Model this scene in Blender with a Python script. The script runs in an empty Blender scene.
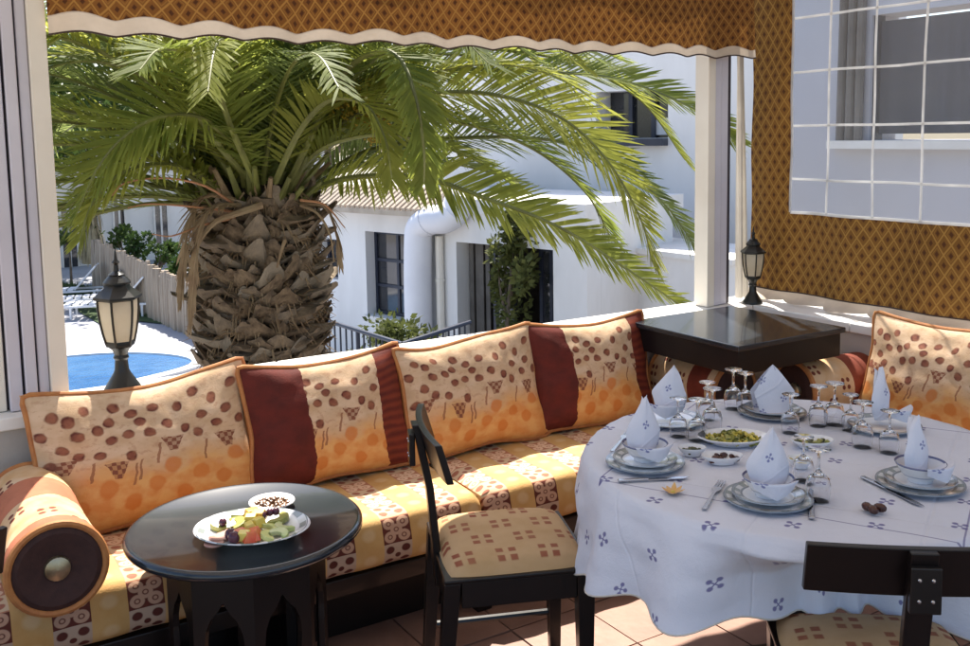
import bpy, math, random
import numpy as np
from mathutils import Vector, Matrix, noise
sc = bpy.context.scene
COL = sc.collection
R = math.radians
PI = math.pi
rnd = random.Random(7)

# ------------------------------------------------------------------ camera
# World frame: X runs along the back parapet (corner of the terrace at X=0, Y=0), Y points outwards, terrace floor z=0.
FPX, CX, PY = 985.0, 485.0, 242.0
CAM = Vector((-3.833, -3.562, 1.68))
_th = math.atan((PY - 132.5) / FPX); _ro = 0.017; _psi = math.atan2(.528, .849)
_rz = Matrix.Rotation(-_psi, 3, 'Z')
_F = Vector((0, math.cos(_th), -math.sin(_th))); _R0 = Vector((1, 0, 0)); _U0 = _R0.cross(_F)
_U = _rz @ (_U0 * math.cos(_ro) + _R0 * math.sin(_ro))
_Rt = _rz @ (_R0 * math.cos(_ro) - _U0 * math.sin(_ro))
_F = _rz @ _F
cd = bpy.data.cameras.new('camera'); cam = bpy.data.objects.new('camera', cd); COL.objects.link(cam)
m3 = Matrix((_Rt, _U, -_F)).transposed()
cam.matrix_world = Matrix.Translation(CAM) @ m3.to_4x4()
cd.sensor_width = 36.0; cd.lens = FPX / 970 * 36.0
cd.shift_y = -(323 - PY) / 970.0
cd.clip_start = 0.05; cd.clip_end = 600
sc.camera = cam

def ray(x, y): return _F + _Rt * ((x - CX) / FPX) - _U * ((y - PY) / FPX)
def atz(x, y, z): d = ray(x, y); return CAM + d * ((z - CAM.z) / d.z)
def atY(x, y, Y): d = ray(x, y); return CAM + d * ((Y - CAM.y) / d.y)
def atX(x, y, X): d = ray(x, y); return CAM + d * ((X - CAM.x) / d.x)
def atD(x, y, D): d = ray(x, y); return CAM + d * (D / math.hypot(d.x, d.y))
def proj(p):
    v = Vector(p) - CAM; q = v.dot(_F)
    return CX + FPX * v.dot(_Rt) / q, PY - FPX * v.dot(_U) / q, q

# ------------------------------------------------------------------ light
SUN = Vector((.48, 1.0, 1.84)).normalized()
world = bpy.data.worlds.new('World'); sc.world = world; world.use_nodes = True
wn = world.node_tree; wn.nodes.clear()
sky = wn.nodes.new('ShaderNodeTexSky'); sky.sky_type = 'NISHITA'; sky.sun_disc = False
sky.sun_elevation = math.asin(SUN.z); sky.sun_rotation = math.atan2(SUN.x, SUN.y)
sky.dust_density = 1.6; sky.ozone_density = 1.0
bg = wn.nodes.new('ShaderNodeBackground'); bg.inputs[1].default_value = 0.115
wo = wn.nodes.new('ShaderNodeOutputWorld')
wn.links.new(sky.outputs[0], bg.inputs[0]); wn.links.new(bg.outputs[0], wo.inputs[0])
sl = bpy.data.lights.new('sun', 'SUN'); sl.energy = 5.0; sl.angle = R(0.55); sl.color = (1.0, .93, .82)
so = bpy.data.objects.new('sun', sl); COL.objects.link(so)
so.rotation_euler = SUN.to_track_quat('Z', 'Y').to_euler()
sc.view_settings.view_transform = 'Standard'; sc.view_settings.look = 'None'
sc.view_settings.exposure = 1.32; sc.view_settings.gamma = 1.0
sc.render.engine = 'CYCLES'
sc.cycles.use_denoising = True
sc.cycles.max_bounces = 10; sc.cycles.transparent_max_bounces = 16
sc.cycles.caustics_reflective = False; sc.cycles.caustics_refractive = False
sc.cycles.sample_clamp_indirect = 6.0

# ------------------------------------------------------------------ node helpers
class X_:
    """a number or a socket with arithmetic that builds Math nodes"""
    def __init__(s, nt, v): s.nt = nt; s.v = v
    def _m(s, op, *a):
        n = s.nt.nodes.new('ShaderNodeMath'); n.operation = op
        for i, q in enumerate((s,) + a):
            q = q.v if isinstance(q, X_) else q
            if isinstance(q, (int, float)): n.inputs[i].default_value = q
            else: s.nt.links.new(q, n.inputs[i])
        return X_(s.nt, n.outputs[0])
    def __add__(s, o): return s._m('ADD', o)
    __radd__ = __add__
    def __sub__(s, o): return s._m('SUBTRACT', o)
    def __rsub__(s, o): return (s * -1) + o
    def __mul__(s, o): return s._m('MULTIPLY', o)
    __rmul__ = __mul__
    def __truediv__(s, o): return s._m('DIVIDE', o)
    def fr(s): return s._m('FRACT')
    def fl(s): return s._m('FLOOR')
    def ab(s): return s._m('ABSOLUTE')
    def sn(s): return s._m('SINE')
    def mn(s, o): return s._m('MINIMUM', o)
    def mx(s, o): return s._m('MAXIMUM', o)
    def sq(s): return s._m('SQRT')
    def pw(s, o): return s._m('POWER', o)
    def lt(s, o): return s._m('LESS_THAN', o)
    def gt(s, o): return s._m('GREATER_THAN', o)
    def mod(s, o): return s._m('FLOORED_MODULO', o)
    def soft(s, a, b):      # 1 below a, 0 above b
        n = s.nt.nodes.new('ShaderNodeMapRange'); n.clamp = True
        s.nt.links.new(s.v, n.inputs[0]); n.inputs[1].default_value = a; n.inputs[2].default_value = b
        n.inputs[3].default_value = 1; n.inputs[4].default_value = 0
        return X_(s.nt, n.outputs[0])
def disc(u, v, cx, cy, r, e=.12):
    a = u - cx; b = v - cy
    return (a * a + b * b).sq().soft(r * (1 - e), r * (1 + e))

class Mat:
    def __init__(s, name, rough=.6, metal=0., spec=.5, coat=0.):
        s.m = bpy.data.materials.new(name); s.m.use_nodes = True; s.nt = s.m.node_tree
        s.p = s.nt.nodes['Principled BSDF']; s.p.inputs['Roughness'].default_value = rough
        s.p.inputs['Metallic'].default_value = metal; s.p.inputs['Specular IOR Level'].default_value = spec
        s.p.inputs['Coat Weight'].default_value = coat
        s.out = s.nt.nodes['Material Output']
    def tc(s, which='Object'):
        n = s.nt.nodes.new('ShaderNodeTexCoord'); return n.outputs[which]
    def uv(s):
        n = s.nt.nodes.new('ShaderNodeSeparateXYZ'); s.nt.links.new(s.tc('UV'), n.inputs[0])
        return X_(s.nt, n.outputs[0]), X_(s.nt, n.outputs[1])
    def xyz(s, which='Object'):
        n = s.nt.nodes.new('ShaderNodeSeparateXYZ'); s.nt.links.new(s.tc(which), n.inputs[0])
        return [X_(s.nt, n.outputs[i]) for i in range(3)]
    def noise(s, scale, detail=4, rough=.55, which='Object', stretch=None):
        n = s.nt.nodes.new('ShaderNodeTexNoise'); n.inputs['Scale'].default_value = scale
        n.inputs['Detail'].default_value = detail; n.inputs['Roughness'].default_value = rough
        src = s.tc(which)
        if stretch:
            mp = s.nt.nodes.new('ShaderNodeMapping'); mp.inputs['Scale'].default_value = stretch
            s.nt.links.new(src, mp.inputs[0]); src = mp.outputs[0]
        s.nt.links.new(src, n.inputs['Vector'])
        return X_(s.nt, n.outputs['Fac'])
    def vor(s, scale, feature='F1', which='Object', rand=1.):
        n = s.nt.nodes.new('ShaderNodeTexVoronoi'); n.feature = feature; n.inputs['Scale'].default_value = scale
        n.inputs['Randomness'].default_value = rand
        s.nt.links.new(s.tc(which), n.inputs['Vector']); return n
    def mix(s, f, a, b):
        n = s.nt.nodes.new('ShaderNodeMix'); n.data_type = 'RGBA'
        for i, q in ((0, f), (6, a), (7, b)):
            if isinstance(q, X_): q = q.v
            if isinstance(q, (int, float)): n.inputs[i].default_value = q
            elif isinstance(q, tuple): n.inputs[i].default_value = (*q, 1)
            else: s.nt.links.new(q, n.inputs[i])
        return n.outputs[2]
    def color(s, c):
        if isinstance(c, tuple): s.p.inputs['Base Color'].default_value = (*c, 1)
        else: s.nt.links.new(c, s.p.inputs['Base Color'])
        s.c = c; return s
    def rough(s, x): s.nt.links.new(x.v, s.p.inputs['Roughness']); return s
    def bump(s, h, strength=.3, dist=.01):
        b = s.nt.nodes.new('ShaderNodeBump'); b.inputs['Strength'].default_value = strength
        b.inputs['Distance'].default_value = dist; s.nt.links.new(h.v, b.inputs['Height'])
        s.nt.links.new(b.outputs[0], s.p.inputs['Normal']); return s
    def translucent(s, f, tint=None):
        t = s.nt.nodes.new('ShaderNodeBsdfTranslucent'); mx = s.nt.nodes.new('ShaderNodeMixShader')
        mx.inputs[0].default_value = f
        c = s.c if tint is None else tint
        if isinstance(c, tuple): t.inputs[0].default_value = (*c, 1)
        else: s.nt.links.new(c, t.inputs[0])
        s.nt.links.new(s.p.outputs[0], mx.inputs[1]); s.nt.links.new(t.outputs[0], mx.inputs[2])
        s.nt.links.new(mx.outputs[0], s.out.inputs[0]); return s

def simple(name, c1, c2=None, scale=6., rough=.6, bump=.15, bscale=None, dist=.004, metal=0., spec=.5, coat=0., stretch=None, detail=5):
    m = Mat(name, rough, metal, spec, coat)
    c2 = c2 or tuple(q * .82 for q in c1)
    n = m.noise(scale, detail, stretch=stretch)
    m.color(m.mix(n.soft(.35, .65), c1, c2))
    if bump: m.bump(m.noise(bscale or scale * 8, 4, stretch=stretch), bump, dist)
    return m

M = {}
M['plaster'] = simple('white plaster', (.74, .73, .72), (.66, .65, .64), 1.2, .85, .35, 30, .004)
M['facade'] = simple('facade paint', (.80, .785, .77), (.68, .66, .64), 1.3, .85, .35, 10, .012, stretch=(1, 1, .3), detail=8)
M['facade2'] = simple('facade paint aged', (.80, .79, .79), (.68, .67, .66), .9, .85, .35, 8, .012, stretch=(1, 1, .3), detail=8)
M['coping'] = simple('white coping', (.80, .79, .77), (.72, .70, .67), 3, .6, .3, 45, .002)
M['backwall'] = simple('grey render', (.50, .47, .44), (.42, .39, .36), 2.2, .85, .4, 40, .004)
M['terracotta'] = simple('terracotta tile', (.33, .18, .13), (.24, .125, .09), 5, .5, .35, 40, .003)
M['grout'] = simple('grout', (.30, .25, .22), (.22, .18, .16), 9, .9, .4, 60)
M['black'] = simple('black lacquer', (.011, .016, .022), (.018, .023, .030), 5, .2, .06, 18, .001, coat=.25)
M['black_edge'] = simple('black lacquer body', (.007, .006, .007), (.011, .009, .010), 7, .3, .12, 26, .001, spec=.3)
M['wood'] = simple('dark stained wood', (.010, .0065, .0055), (.006, .004, .004), 5, .34, .2, 30, .001, stretch=(1, 1, .15), coat=.1, spec=.35)
M['wood2'] = simple('brown wood', (.045, .022, .014), (.025, .013, .009), 5, .45, .25, 30, .001, stretch=(1, .2, 1))
M['cream_alu'] = simple('cream frame paint', (.80, .75, .66), (.72, .66, .57), 2.5, .45, .1, 30, .001)
M['grey_alu'] = simple('grey frame paint', (.62, .60, .67), (.54, .52, .58), 2.5, .4, .1, 30, .001)
M['seam'] = simple('rubber seam', (.05, .04, .05), None, 20, .7)
M['cream_cloth'] = simple('cream cotton', (.60, .51, .42), (.50, .42, .34), 9, .85, .3, 120, .001).translucent(.22)
M['white_cloth'] = simple('white cotton curtain', (.74, .70, .63), (.64, .59, .52), 6, .85, .3, 60, .002).translucent(.2)
M['rust'] = simple('rust piping', (.46, .19, .055), (.36, .13, .04), 30, .7, .4, 160, .001)
M['rustdark'] = simple('dark piping', (.20, .07, .03), (.14, .05, .025), 30, .7, .4, 160, .001)
M['brass'] = simple('aged brass', (.50, .42, .28), (.30, .24, .15), 20, .35, .3, 60, .001, metal=.9)
M['velvet'] = simple('dark velvet', (.05, .018, .014), (.035, .012, .01), 40, .8, .3, 200, .001)
M['steel'] = simple('cutlery steel', (.55, .55, .58), (.42, .42, .45), 9, .22, .02, metal=1.)
M['iron'] = simple('black cast iron', (.006, .0065, .006), (.012, .012, .011), 12, .38, .3, 60, .001, spec=.4)
M['frost'] = simple('frosted glass', (.80, .74, .62), (.70, .63, .50), 8, .3, .1, 30).translucent(.5)
M['white_plastic'] = simple('white lounger', (.78, .78, .80), (.70, .70, .72), 3, .5, .05)
M['pool_deck'] = simple('pool deck', (.34, .345, .38), (.29, .295, .33), .8, .85, .3, 8, .01)
M['lawn'] = simple('lawn', (.050, .085, .022), (.032, .062, .015), 2.2, .9, .8, 40, .03)
M['soil'] = simple('ground', (.30, .27, .23), (.22, .2, .17), .2, .9, .5, 3, .03)
M['reed'] = simple('reed fence', (.42, .34, .26), (.28, .22, .165), 3, .85, .5, 20, .02, stretch=(5, 5, .4))
M['thatch'] = simple('thatch', (.42, .35, .22), (.30, .24, .14), 4, .9, .6, 20, .02, stretch=(4, 4, .5))
M['darkglass'] = simple('dark window glass', (.018, .02, .024), (.05, .05, .055), 1.1, .06, 0, spec=.9)
M['darkroom'] = simple('dark interior', (.025, .018, .015), (.045, .03, .022), 1.5, .6, 0)
M['navy'] = simple('navy metal', (.018, .024, .045), (.03, .035, .055), 5, .4, .05, metal=.2)
M['beige_tile'] = simple('beige roof tile', (.50, .42, .33), (.38, .31, .24), 5, .8, .3, 20)
M['duct'] = simple('white duct', (.78, .78, .82), (.70, .70, .75), 1.5, .45, .1, 5)
M['porcelain'] = simple('porcelain', (.80, .80, .82), (.76, .76, .78), 6, .12, 0, spec=.6)
M['trunkcore'] = simple('palm trunk fibre', (.06, .04, .026), (.025, .017, .011), 9, .95, 1., 30, .05)
M['petiole'] = simple('frond base', (.19, .20, .05), (.12, .12, .035), 5, .5, .2, 30)
M['dry'] = simple('dry frond', (.36, .26, .15), (.25, .16, .09), 6, .8, .3, 30).translucent(.2)
M['stalk'] = simple('fruit stalk', (.45, .20, .10), (.35, .17, .08), 6, .6, .1)
M['yellow'] = simple('yellow blossom', (.62, .42, .05), (.40, .30, .04), 12, .7, .2).translucent(.3)
M['bark'] = simple('bark', (.16, .12, .09), (.09, .07, .05), 6, .9, .7, 25, .02)
M['water'] = simple('pool water', (.07, .17, .34), (.04, .12, .28), 1.5, .08, .7, 4, .05, spec=.6)
M['plasticfilm'] = None

def leafmat(name, a, b, tr=.35, scale=3.):
    m = Mat(name, .62, spec=.22)
    n = m.noise(scale, 3)
    oi = m.nt.nodes.new('ShaderNodeObjectInfo')
    f = (X_(m.nt, oi.outputs['Random']) * .5 + n * .9 - .2)
    m.color(m.mix(f.soft(.1, .75), a, b))
    m.translucent(tr, m.mix(f.soft(.1, .75), tuple(min(1, q * 1.7) for q in a), tuple(min(1, q * 1.5) for q in b)))
    return m
M['frond'] = leafmat('palm leaflet', (.27, .275, .055), (.13, .175, .034), .52)
M['frond2'] = leafmat('palm leaflet blue green', (.17, .20, .058), (.085, .12, .040), .45)
M['leaf'] = leafmat('leaf', (.07, .11, .025), (.03, .06, .015), .3, 1.)
M['leaf2'] = leafmat('olive leaf', (.11, .12, .035), (.055, .07, .02), .3, 1.)

# trunk leaf bases: fibrous, brown with grey cut ends
m = Mat('leaf base', .9); n = m.noise(14, 5, stretch=(1, 1, .3)); oi = m.nt.nodes.new('ShaderNodeObjectInfo')
c = m.mix(n.soft(.36, .6), (.25, .175, .105), (.07, .044, .026)); c = m.mix(X_(m.nt, oi.outputs['Random']).pw(2.5) * .8, c, (.27, .225, .17))
m.color(c); m.bump(m.noise(60, 4, stretch=(1, 1, .2)), .8, .01); M['leafbase'] = m

# brown drapery with a lattice of ochre lozenges and dark diamonds (uv in metres)
def lattice(name, sx, sy, base, line, dark, tr):
    m = Mat(name, .85, spec=.2); u, v = m.uv()
    u = u + (m.noise(2.2, 2) - .5) * .05 + (m.noise(9, 2) - .5) * .008; v = v + (m.noise(1.7, 2, which='UV') - .5) * .05
    a = (u / sx).fr() - .5; b = (v / sy).fr() - .5
    d = a.ab() + b.ab()
    l1 = (d - .5).ab().soft(.045, .085)           # lozenge edges
    l2 = (d - .30).ab().soft(.02, .05) * .45
    dk = d.soft(.13, .19)
    a2 = (u / sx + .5).fr() - .5; b2 = (v / sy + .5).fr() - .5
    dk2 = (a2.ab() + b2.ab()).soft(.13, .19)
    n = m.noise(3, 3)
    c = m.mix(n.soft(.35, .65), base, tuple(q * .75 for q in base))
    c = m.mix(l2, c, line); c = m.mix(l1, c, line)
    c = m.mix(dk.mx(dk2), c, dark)
    m.color(c); m.bump(m.noise(300, 2), .25, .001); m.translucent(tr); return m
M['drape'] = lattice('patterned drapery', .058, .084, (.20, .095, .024), (.30, .165, .043), (.075, .030, .013), .12)
M['valance'] = lattice('patterned valance', .054, .076, (.185, .075, .019), (.29, .145, .037), (.065, .024, .010), .15)

# mattress fabric (u metres along the seat, v metres: 0 at the front top edge, negative down the front)
m = Mat('mattress fabric', .8, spec=.25); u, v = m.uv()
P = .2
uc = (u / P).fr() * 2                      # 0..1 plain, 1..2 patterned
pat = uc.gt(1.0); cu = uc.fr()
rowv = v / .085
par = (rowv + 40).fl().mod(2.)
cv = (rowv + 40).fr()
dice = disc(cu, cv, .5, .5, .10)
for q in ((.22, .25), (.78, .25), (.22, .75), (.78, .75)): dice = dice.mx(disc(cu, cv, *q, .15))
def ring(cx, cy):
    a = cu - cx; b = cv - cy; d = (a * a + b * b).sq()
    return (d - .15).ab().soft(.045, .075).mx(d.soft(.04, .07))
rings = ring(.25, .25).mx(ring(.75, .25)).mx(ring(.25, .75)).mx(ring(.75, .75)).mx(ring(.5, .5))
n = m.noise(7, 4)
top = v.gt(-.004)  # seat top gets paler print colours: sun overexposure painted into the fabric
gold = m.mix(n.soft(.3, .7), (.62, .40, .17), (.52, .29, .095))
fd = disc(cu, cv, .5, .5, .22, .3)
gold = m.mix(fd * .35, gold, (.72, .56, .36))
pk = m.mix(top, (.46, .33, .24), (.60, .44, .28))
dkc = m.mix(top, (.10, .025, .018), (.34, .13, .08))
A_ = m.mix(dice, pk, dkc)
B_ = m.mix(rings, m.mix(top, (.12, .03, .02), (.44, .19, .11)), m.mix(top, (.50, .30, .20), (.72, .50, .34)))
pc = m.mix(par, A_, B_)
c = m.mix(pat, gold, pc)
m.color(c); m.bump(m.noise(160, 3) + m.noise(9, 3) * 3, .35, .003); M['mattress'] = m

# cushion fabric, uv 0..1
def cushion_mat(name, stripes):
    m = Mat(name, .75, spec=.25); u0, v0 = m.uv()
    n = m.noise(9, 4, which='UV'); n2 = m.noise(4, 3, which='UV'); n3 = m.noise(17, 3, which='UV')
    u = u0 + (n2 - .5) * .05 + (n3 - .5) * .022; v = v0 + (n - .5) * .045
    uu = u * 1.35
    base = m.mix(n.soft(.35, .65), (.64, .46, .31), (.52, .35, .21))
    # leafy scroll lines
    sc1 = ((u * 9 + n2 * 9).sn() * .5 + (v * 8 + n2 * 7).sn() * .5).ab().soft(.05, .12)
    base = m.mix(sc1 * .14, base, (.36, .24, .13)); base = m.mix(m.noise(26, 3, which='UV').soft(.36, .44) * .45, base, (.40, .22, .13))
    lowf = (v + (n2 - .5) * .35).soft(.30, .48)
    orange = m.mix(n.soft(.4, .6), (.58, .23, .045), (.66, .36, .12))
    base = m.mix(lowf * .85, base, orange)
    dots = None; rim = None
    for (a, b) in ((.36, .72), (.43, .62), (.53, .64), (.34, .52), (.52, .47), (.66, .63), (.58, .80), (.24, .70), (.48, .86),
                   (.20, .80), (.30, .86), (.62, .72), (.70, .82), (.78, .68), (.86, .80), (.90, .62), (.05, .72), (.22, .55), (.06, .50), (.98, .56), (1.28, .60), (.44, .76), (.98, .88), (1.10, .80), (1.19, .70), (1.02, .70), (1.12, .60), (1.24, .86), (.14, .62), (.12, .84)):
        d = disc(uu, v, a, b, .037, .14); dots = d if dots is None else dots.mx(d)
        d2 = disc(uu, v, a, b, .022, .2); rim = d2 if rim is None else rim.mx(d2)
    base = m.mix(dots, base, m.mix(n3.soft(.40, .60), (.115, .030, .020), (.27, .11, .06)))
    base = m.mix(rim * .5, base, (.30, .10, .06))
    ro = None
    for (a, b) in ((.20, .18), (.36, .27), (.50, .16), (.66, .25), (.82, .15), (.95, .27), (1.10, .2), (1.2, .35), (.08, .30), (.78, .36)):
        d = disc(uu, v, a, b, .055, .15); ro = d if ro is None else ro.mx(d)
    base = m.mix(ro * .75, base, (.52, .16, .03))
    # little speckled cups
    cups = None
    ch = (((uu * 34).fl() + (v * 34).fl()).mod(2.))
    for (a, b) in ((.42, .38), (1.16, .46), (.13, .47), (.80, .52)):
        w = (v - b) * .5 + .05
        d = (uu - a).ab().lt(w) * (v - b).ab().lt(.055)
        cups = d if cups is None else cups.mx(d)
    base = m.mix(cups * (ch * .5 + .5), base, (.20, .07, .04))
    st = None
    for (a, b) in ((.53, .34), (.57, .36), (.28, .4), (.70, .46), (1.0, .42)):
        d = (uu - a - (v - b) * .25).ab().lt(.009) * (v - b).ab().lt(.07)
        st = d if st is None else st.mx(d)
    base = m.mix(st * .8, base, (.25, .10, .05))
    if stripes:
        s_ = u.lt(stripes[0]).mx(u.gt(stripes[1]))
        mar = m.mix(n.soft(.35, .65), (.125, .018, .012), (.085, .014, .010))
        mar = m.mix(u.gt(.5) * ((v * 90).sn() * .5 + .5) * .5, mar, (.26, .05, .02))
        base = m.mix(s_, base, mar)
    m.color(base); m.bump(m.noise(170, 3) * .6 + m.noise(5, 3) * 4, .35, .004); return m
M['cush_plain'] = cushion_mat('cushion print', None)
M['cush_left'] = cushion_mat('cushion print with maroon bands', (.34, .80))
M['cush_right'] = cushion_mat('cushion print with wide maroon band', (.28, .84))

# bolster fabric: u along the bolster 0..1, v around
def bolster_mat(name, bands):
    m = Mat(name, .8, spec=.25); u, v = m.uv(); n = m.noise(12, 4)
    base = m.mix(n.soft(.35, .65), (.64, .46, .29), (.56, .34, .16))
    cu = (u * 7).fr(); cv = (v * 10).fr()
    fld = disc(cu, cv, .3, .3, .13).mx(disc(cu, cv, .7, .3, .13)).mx(disc(cu, cv, .3, .7, .13)).mx(disc(cu, cv, .7, .7, .13))
    base = m.mix(fld * (((u * 7).fl() + (v * 10).fl()).mod(3.)).lt(.5), base, (.17, .045, .028))
    for (a, b, c) in bands:
        base = m.mix(u.gt(a) * u.lt(b), base, m.mix(n.soft(.4, .6), c, tuple(q * .8 for q in c)))
    m.color(base); m.bump(m.noise(170, 3), .3, .002); return m
M['bol_left'] = bolster_mat('bolster fabric with pink band', ((.46, .74, (.46, .16, .085)), (.0, .10, (.46, .16, .085))))
M['bol_mid'] = bolster_mat('bolster fabric with maroon band', ((.12, .40, (.20, .04, .022)),))
M['bol_right'] = bolster_mat('bolster fabric with maroon end', ((.45, .85, (.24, .055, .03)),))

# chair seat fabric: tan with pairs of red-brown squares (uv metres)
m = Mat('chair seat fabric', .8, spec=.25); u, v = m.uv()
su = (u / .125).fr(); row = (v / .10); sv = row.fr(); su = (u / .125 + (row.fl()) * .42).fr()
sq4 = None
for (a, b) in ((.25, .3), (.55, .3), (.25, .66), (.55, .66)):
    d = (su - a).ab().soft(.07, .10) * (sv - b).ab().soft(.09, .13); sq4 = d if sq4 is None else sq4.mx(d)
n = m.noise(8, 4)
c = m.mix(n.soft(.3, .7), (.50, .34, .19), (.42, .27, .13))
c = m.mix(sq4 * (n * .8 + .45).mn(1.), c, (.24, .065, .035)); m.color(c)
m.bump(m.noise(220, 3), .35, .002); M['seatfab'] = m

# tablecloth: white cotton, embroidered four-petal sprigs and a fine blue line (uv metres from the table centre)
def cloth_mat(name, cell, col, line=None):
    m = Mat(name, .8, spec=.2); u, v = m.uv()
    ru = u * .88 + v * .47; rv = v * .88 - u * .47
    rw = (rv / cell).fl()
    a = ((ru / cell + rw.mod(2.) * .5).fr() - .5) * cell; b = ((rv / cell).fr() - .5) * cell
    p = None
    k = cell / .17
    for i in range(4):
        cx_, cy_ = math.cos(i * PI / 2 + .78) * .0155 * k, math.sin(i * PI / 2 + .78) * .0155 * k
        d = disc(a, b, cx_, cy_, .0068 * k, .25); p = d if p is None else p.mx(d)
    x1 = (a - b).ab().soft(.0016 * k, .0034 * k) * (a * a + b * b).sq().soft(.017 * k, .022 * k)
    x2 = (a + b).ab().soft(.0016 * k, .0034 * k) * (a * a + b * b).sq().soft(.017 * k, .022 * k)
    f = p.mx(x1).mx(x2)
    n = m.noise(4, 3)
    c = m.mix(n.soft(.3, .7), (.74, .76, .86), (.68, .70, .80))
    c = m.mix(f * .85, c, col)
    if line:
        L = ((ru.ab().mx(rv.ab())) - line).ab().soft(.0015, .003)
        c = m.mix(L * .7, c, col)
    cr1 = ru.ab().soft(.0, .006).mx(rv.ab().soft(.0, .006)).mx((ru.ab() - .36).ab().soft(0, .006)).mx((rv.ab() - .36).ab().soft(0, .006))
    m.color(c); m.bump(m.noise(260, 2) * .6 + m.noise(7, 4) * 7 + cr1 * 1.3, .42, .0035); m.translucent(.12); return m
M['cloth'] = cloth_mat('embroidered tablecloth', .17, (.12, .11, .30), .44)
M['napkin'] = cloth_mat('embroidered napkin', .10, (.14, .16, .38))

# striped-rim porcelain: object radial coordinate
def china(name, rings, r0=None):
    m = Mat(name, .14, spec=.6, coat=.3); x, y, z = m.xyz(); r = (x * x + y * y).sq()
    ang = m.nt.nodes.new('ShaderNodeMath'); ang.operation = 'ARCTAN2'; m.nt.links.new(y.v, ang.inputs[0]); m.nt.links.new(x.v, ang.inputs[1])
    f = None
    for (a, w) in rings:
        d = (r - a).ab().soft(w * .7, w); f = d if f is None else f.mx(d)
    c = m.mix(f * .85, (.78, .79, .82), (.10, .13, .17))
    if r0:
        tick = ((X_(m.nt, ang.outputs[0]) * 12).sn()).gt(.1) * (r - r0).ab().lt(.009)
        c = m.mix(tick * .8, m.mix((r - r0).ab().lt(.012) * .35, c, (.35, .38, .38)), (.16, .20, .19))
    m.color(c); return m
M['china_big'] = china('patterned charger', ((.127, .0062), (.101, .0055)), .115)
M['china_small'] = china('patterned plate', ((.102, .0060), (.078, .004)), .091)
m = Mat('bowl glaze', .14, spec=.6, coat=.3); x, y, z = m.xyz()
m.color(m.mix(z.gt(.047) * .9, m.mix((z - .02).ab().lt(.002) * .6, (.80, .80, .83), (.2, .24, .4)), (.09, .11, .26))); M['bowlglaze'] = m
M['fruitplate'] = china('white oval plate', ((.150, .002),), .138)

m = Mat('clear glass', .02); m.p.inputs['Transmission Weight'].default_value = 1; m.p.inputs['IOR'].default_value = 1.42; m.color((.97, .98, 1.)); M['glass'] = m
m = Mat('clear pvc film', .16, spec=.6); n = m.noise(1.8, 3)
tr = m.nt.nodes.new('ShaderNodeBsdfTransparent'); tr.inputs[0].default_value = (.90, .92, .95, 1); mxs = m.nt.nodes.new('ShaderNodeMixShader')
m.color((.74, .75, .80)); m.bump(m.noise(5, 3), .4, .01)
fac = n * .20 + .07; m.nt.links.new(fac.v, mxs.inputs[0]); m.nt.links.new(tr.outputs[0], mxs.inputs[1]); m.nt.links.new(m.p.outputs[0], mxs.inputs[2]); m.nt.links.new(mxs.outputs[0], m.out.inputs[0])
M['plasticfilm'] = m
M['strap'] = simple('white strap', (.86, .86, .86), None, 8, .6, .05).translucent(.6)
def food(name, a, b=None, rough=.35): M[name] = simple(name, a, b, 25, rough, .2, 60, .002)
food('melon', (.62, .60, .22), (.50, .56, .20)); food('watermelon', (.66, .10, .05), (.62, .20, .06)); food('orange', (.70, .33, .04), (.72, .45, .08))
food('grape', (.045, .012, .03), (.09, .02, .04), .2); food('pineapple', (.72, .52, .07), (.66, .56, .14)); food('apple', (.40, .48, .16), (.55, .55, .30))
food('ham', (.48, .28, .22), (.40, .20, .17)); food('nut', (.20, .095, .04), (.12, .055, .022)); food('date', (.045, .014, .010), (.09, .03, .02), .25)
food('lettuce', (.20, .22, .05), (.40, .36, .09)); food('olive', (.05, .055, .02), (.09, .085, .03), .2); food('petal', (.62, .42, .22), (.66, .36, .10), .6)
food('lemon', (.62, .50, .06), (.55, .46, .12))

M['canvas'] = simple('cream awning canvas', (.70, .66, .61), (.64, .60, .55), 3, .85, .3, 120, .001).translucent(.18)  # cream is a guess, chosen for the light it bounces onto the tablecloth

# ------------------------------------------------------------------ geometry helpers
def tag(o, label=None, cat=None, group=None, kind=None):
    for k, v in (('label', label), ('category', cat), ('group', group), ('kind', kind)):
        if v: o[k] = v
    return o
def thing(name, loc, label, cat, group=None, rz=0.):
    o = bpy.data.objects.new(name, None); COL.objects.link(o); o.location = loc; o.rotation_euler = (0, 0, rz)
    o.empty_display_size = .1
    return tag(o, label, cat, group)
def copy_tree(o, parent=None, keep=None):
    c = o.copy(); COL.objects.link(c)
    if parent is not None: c.parent = parent
    for ch in list(o.children): copy_tree(ch, c)
    return c

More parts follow.
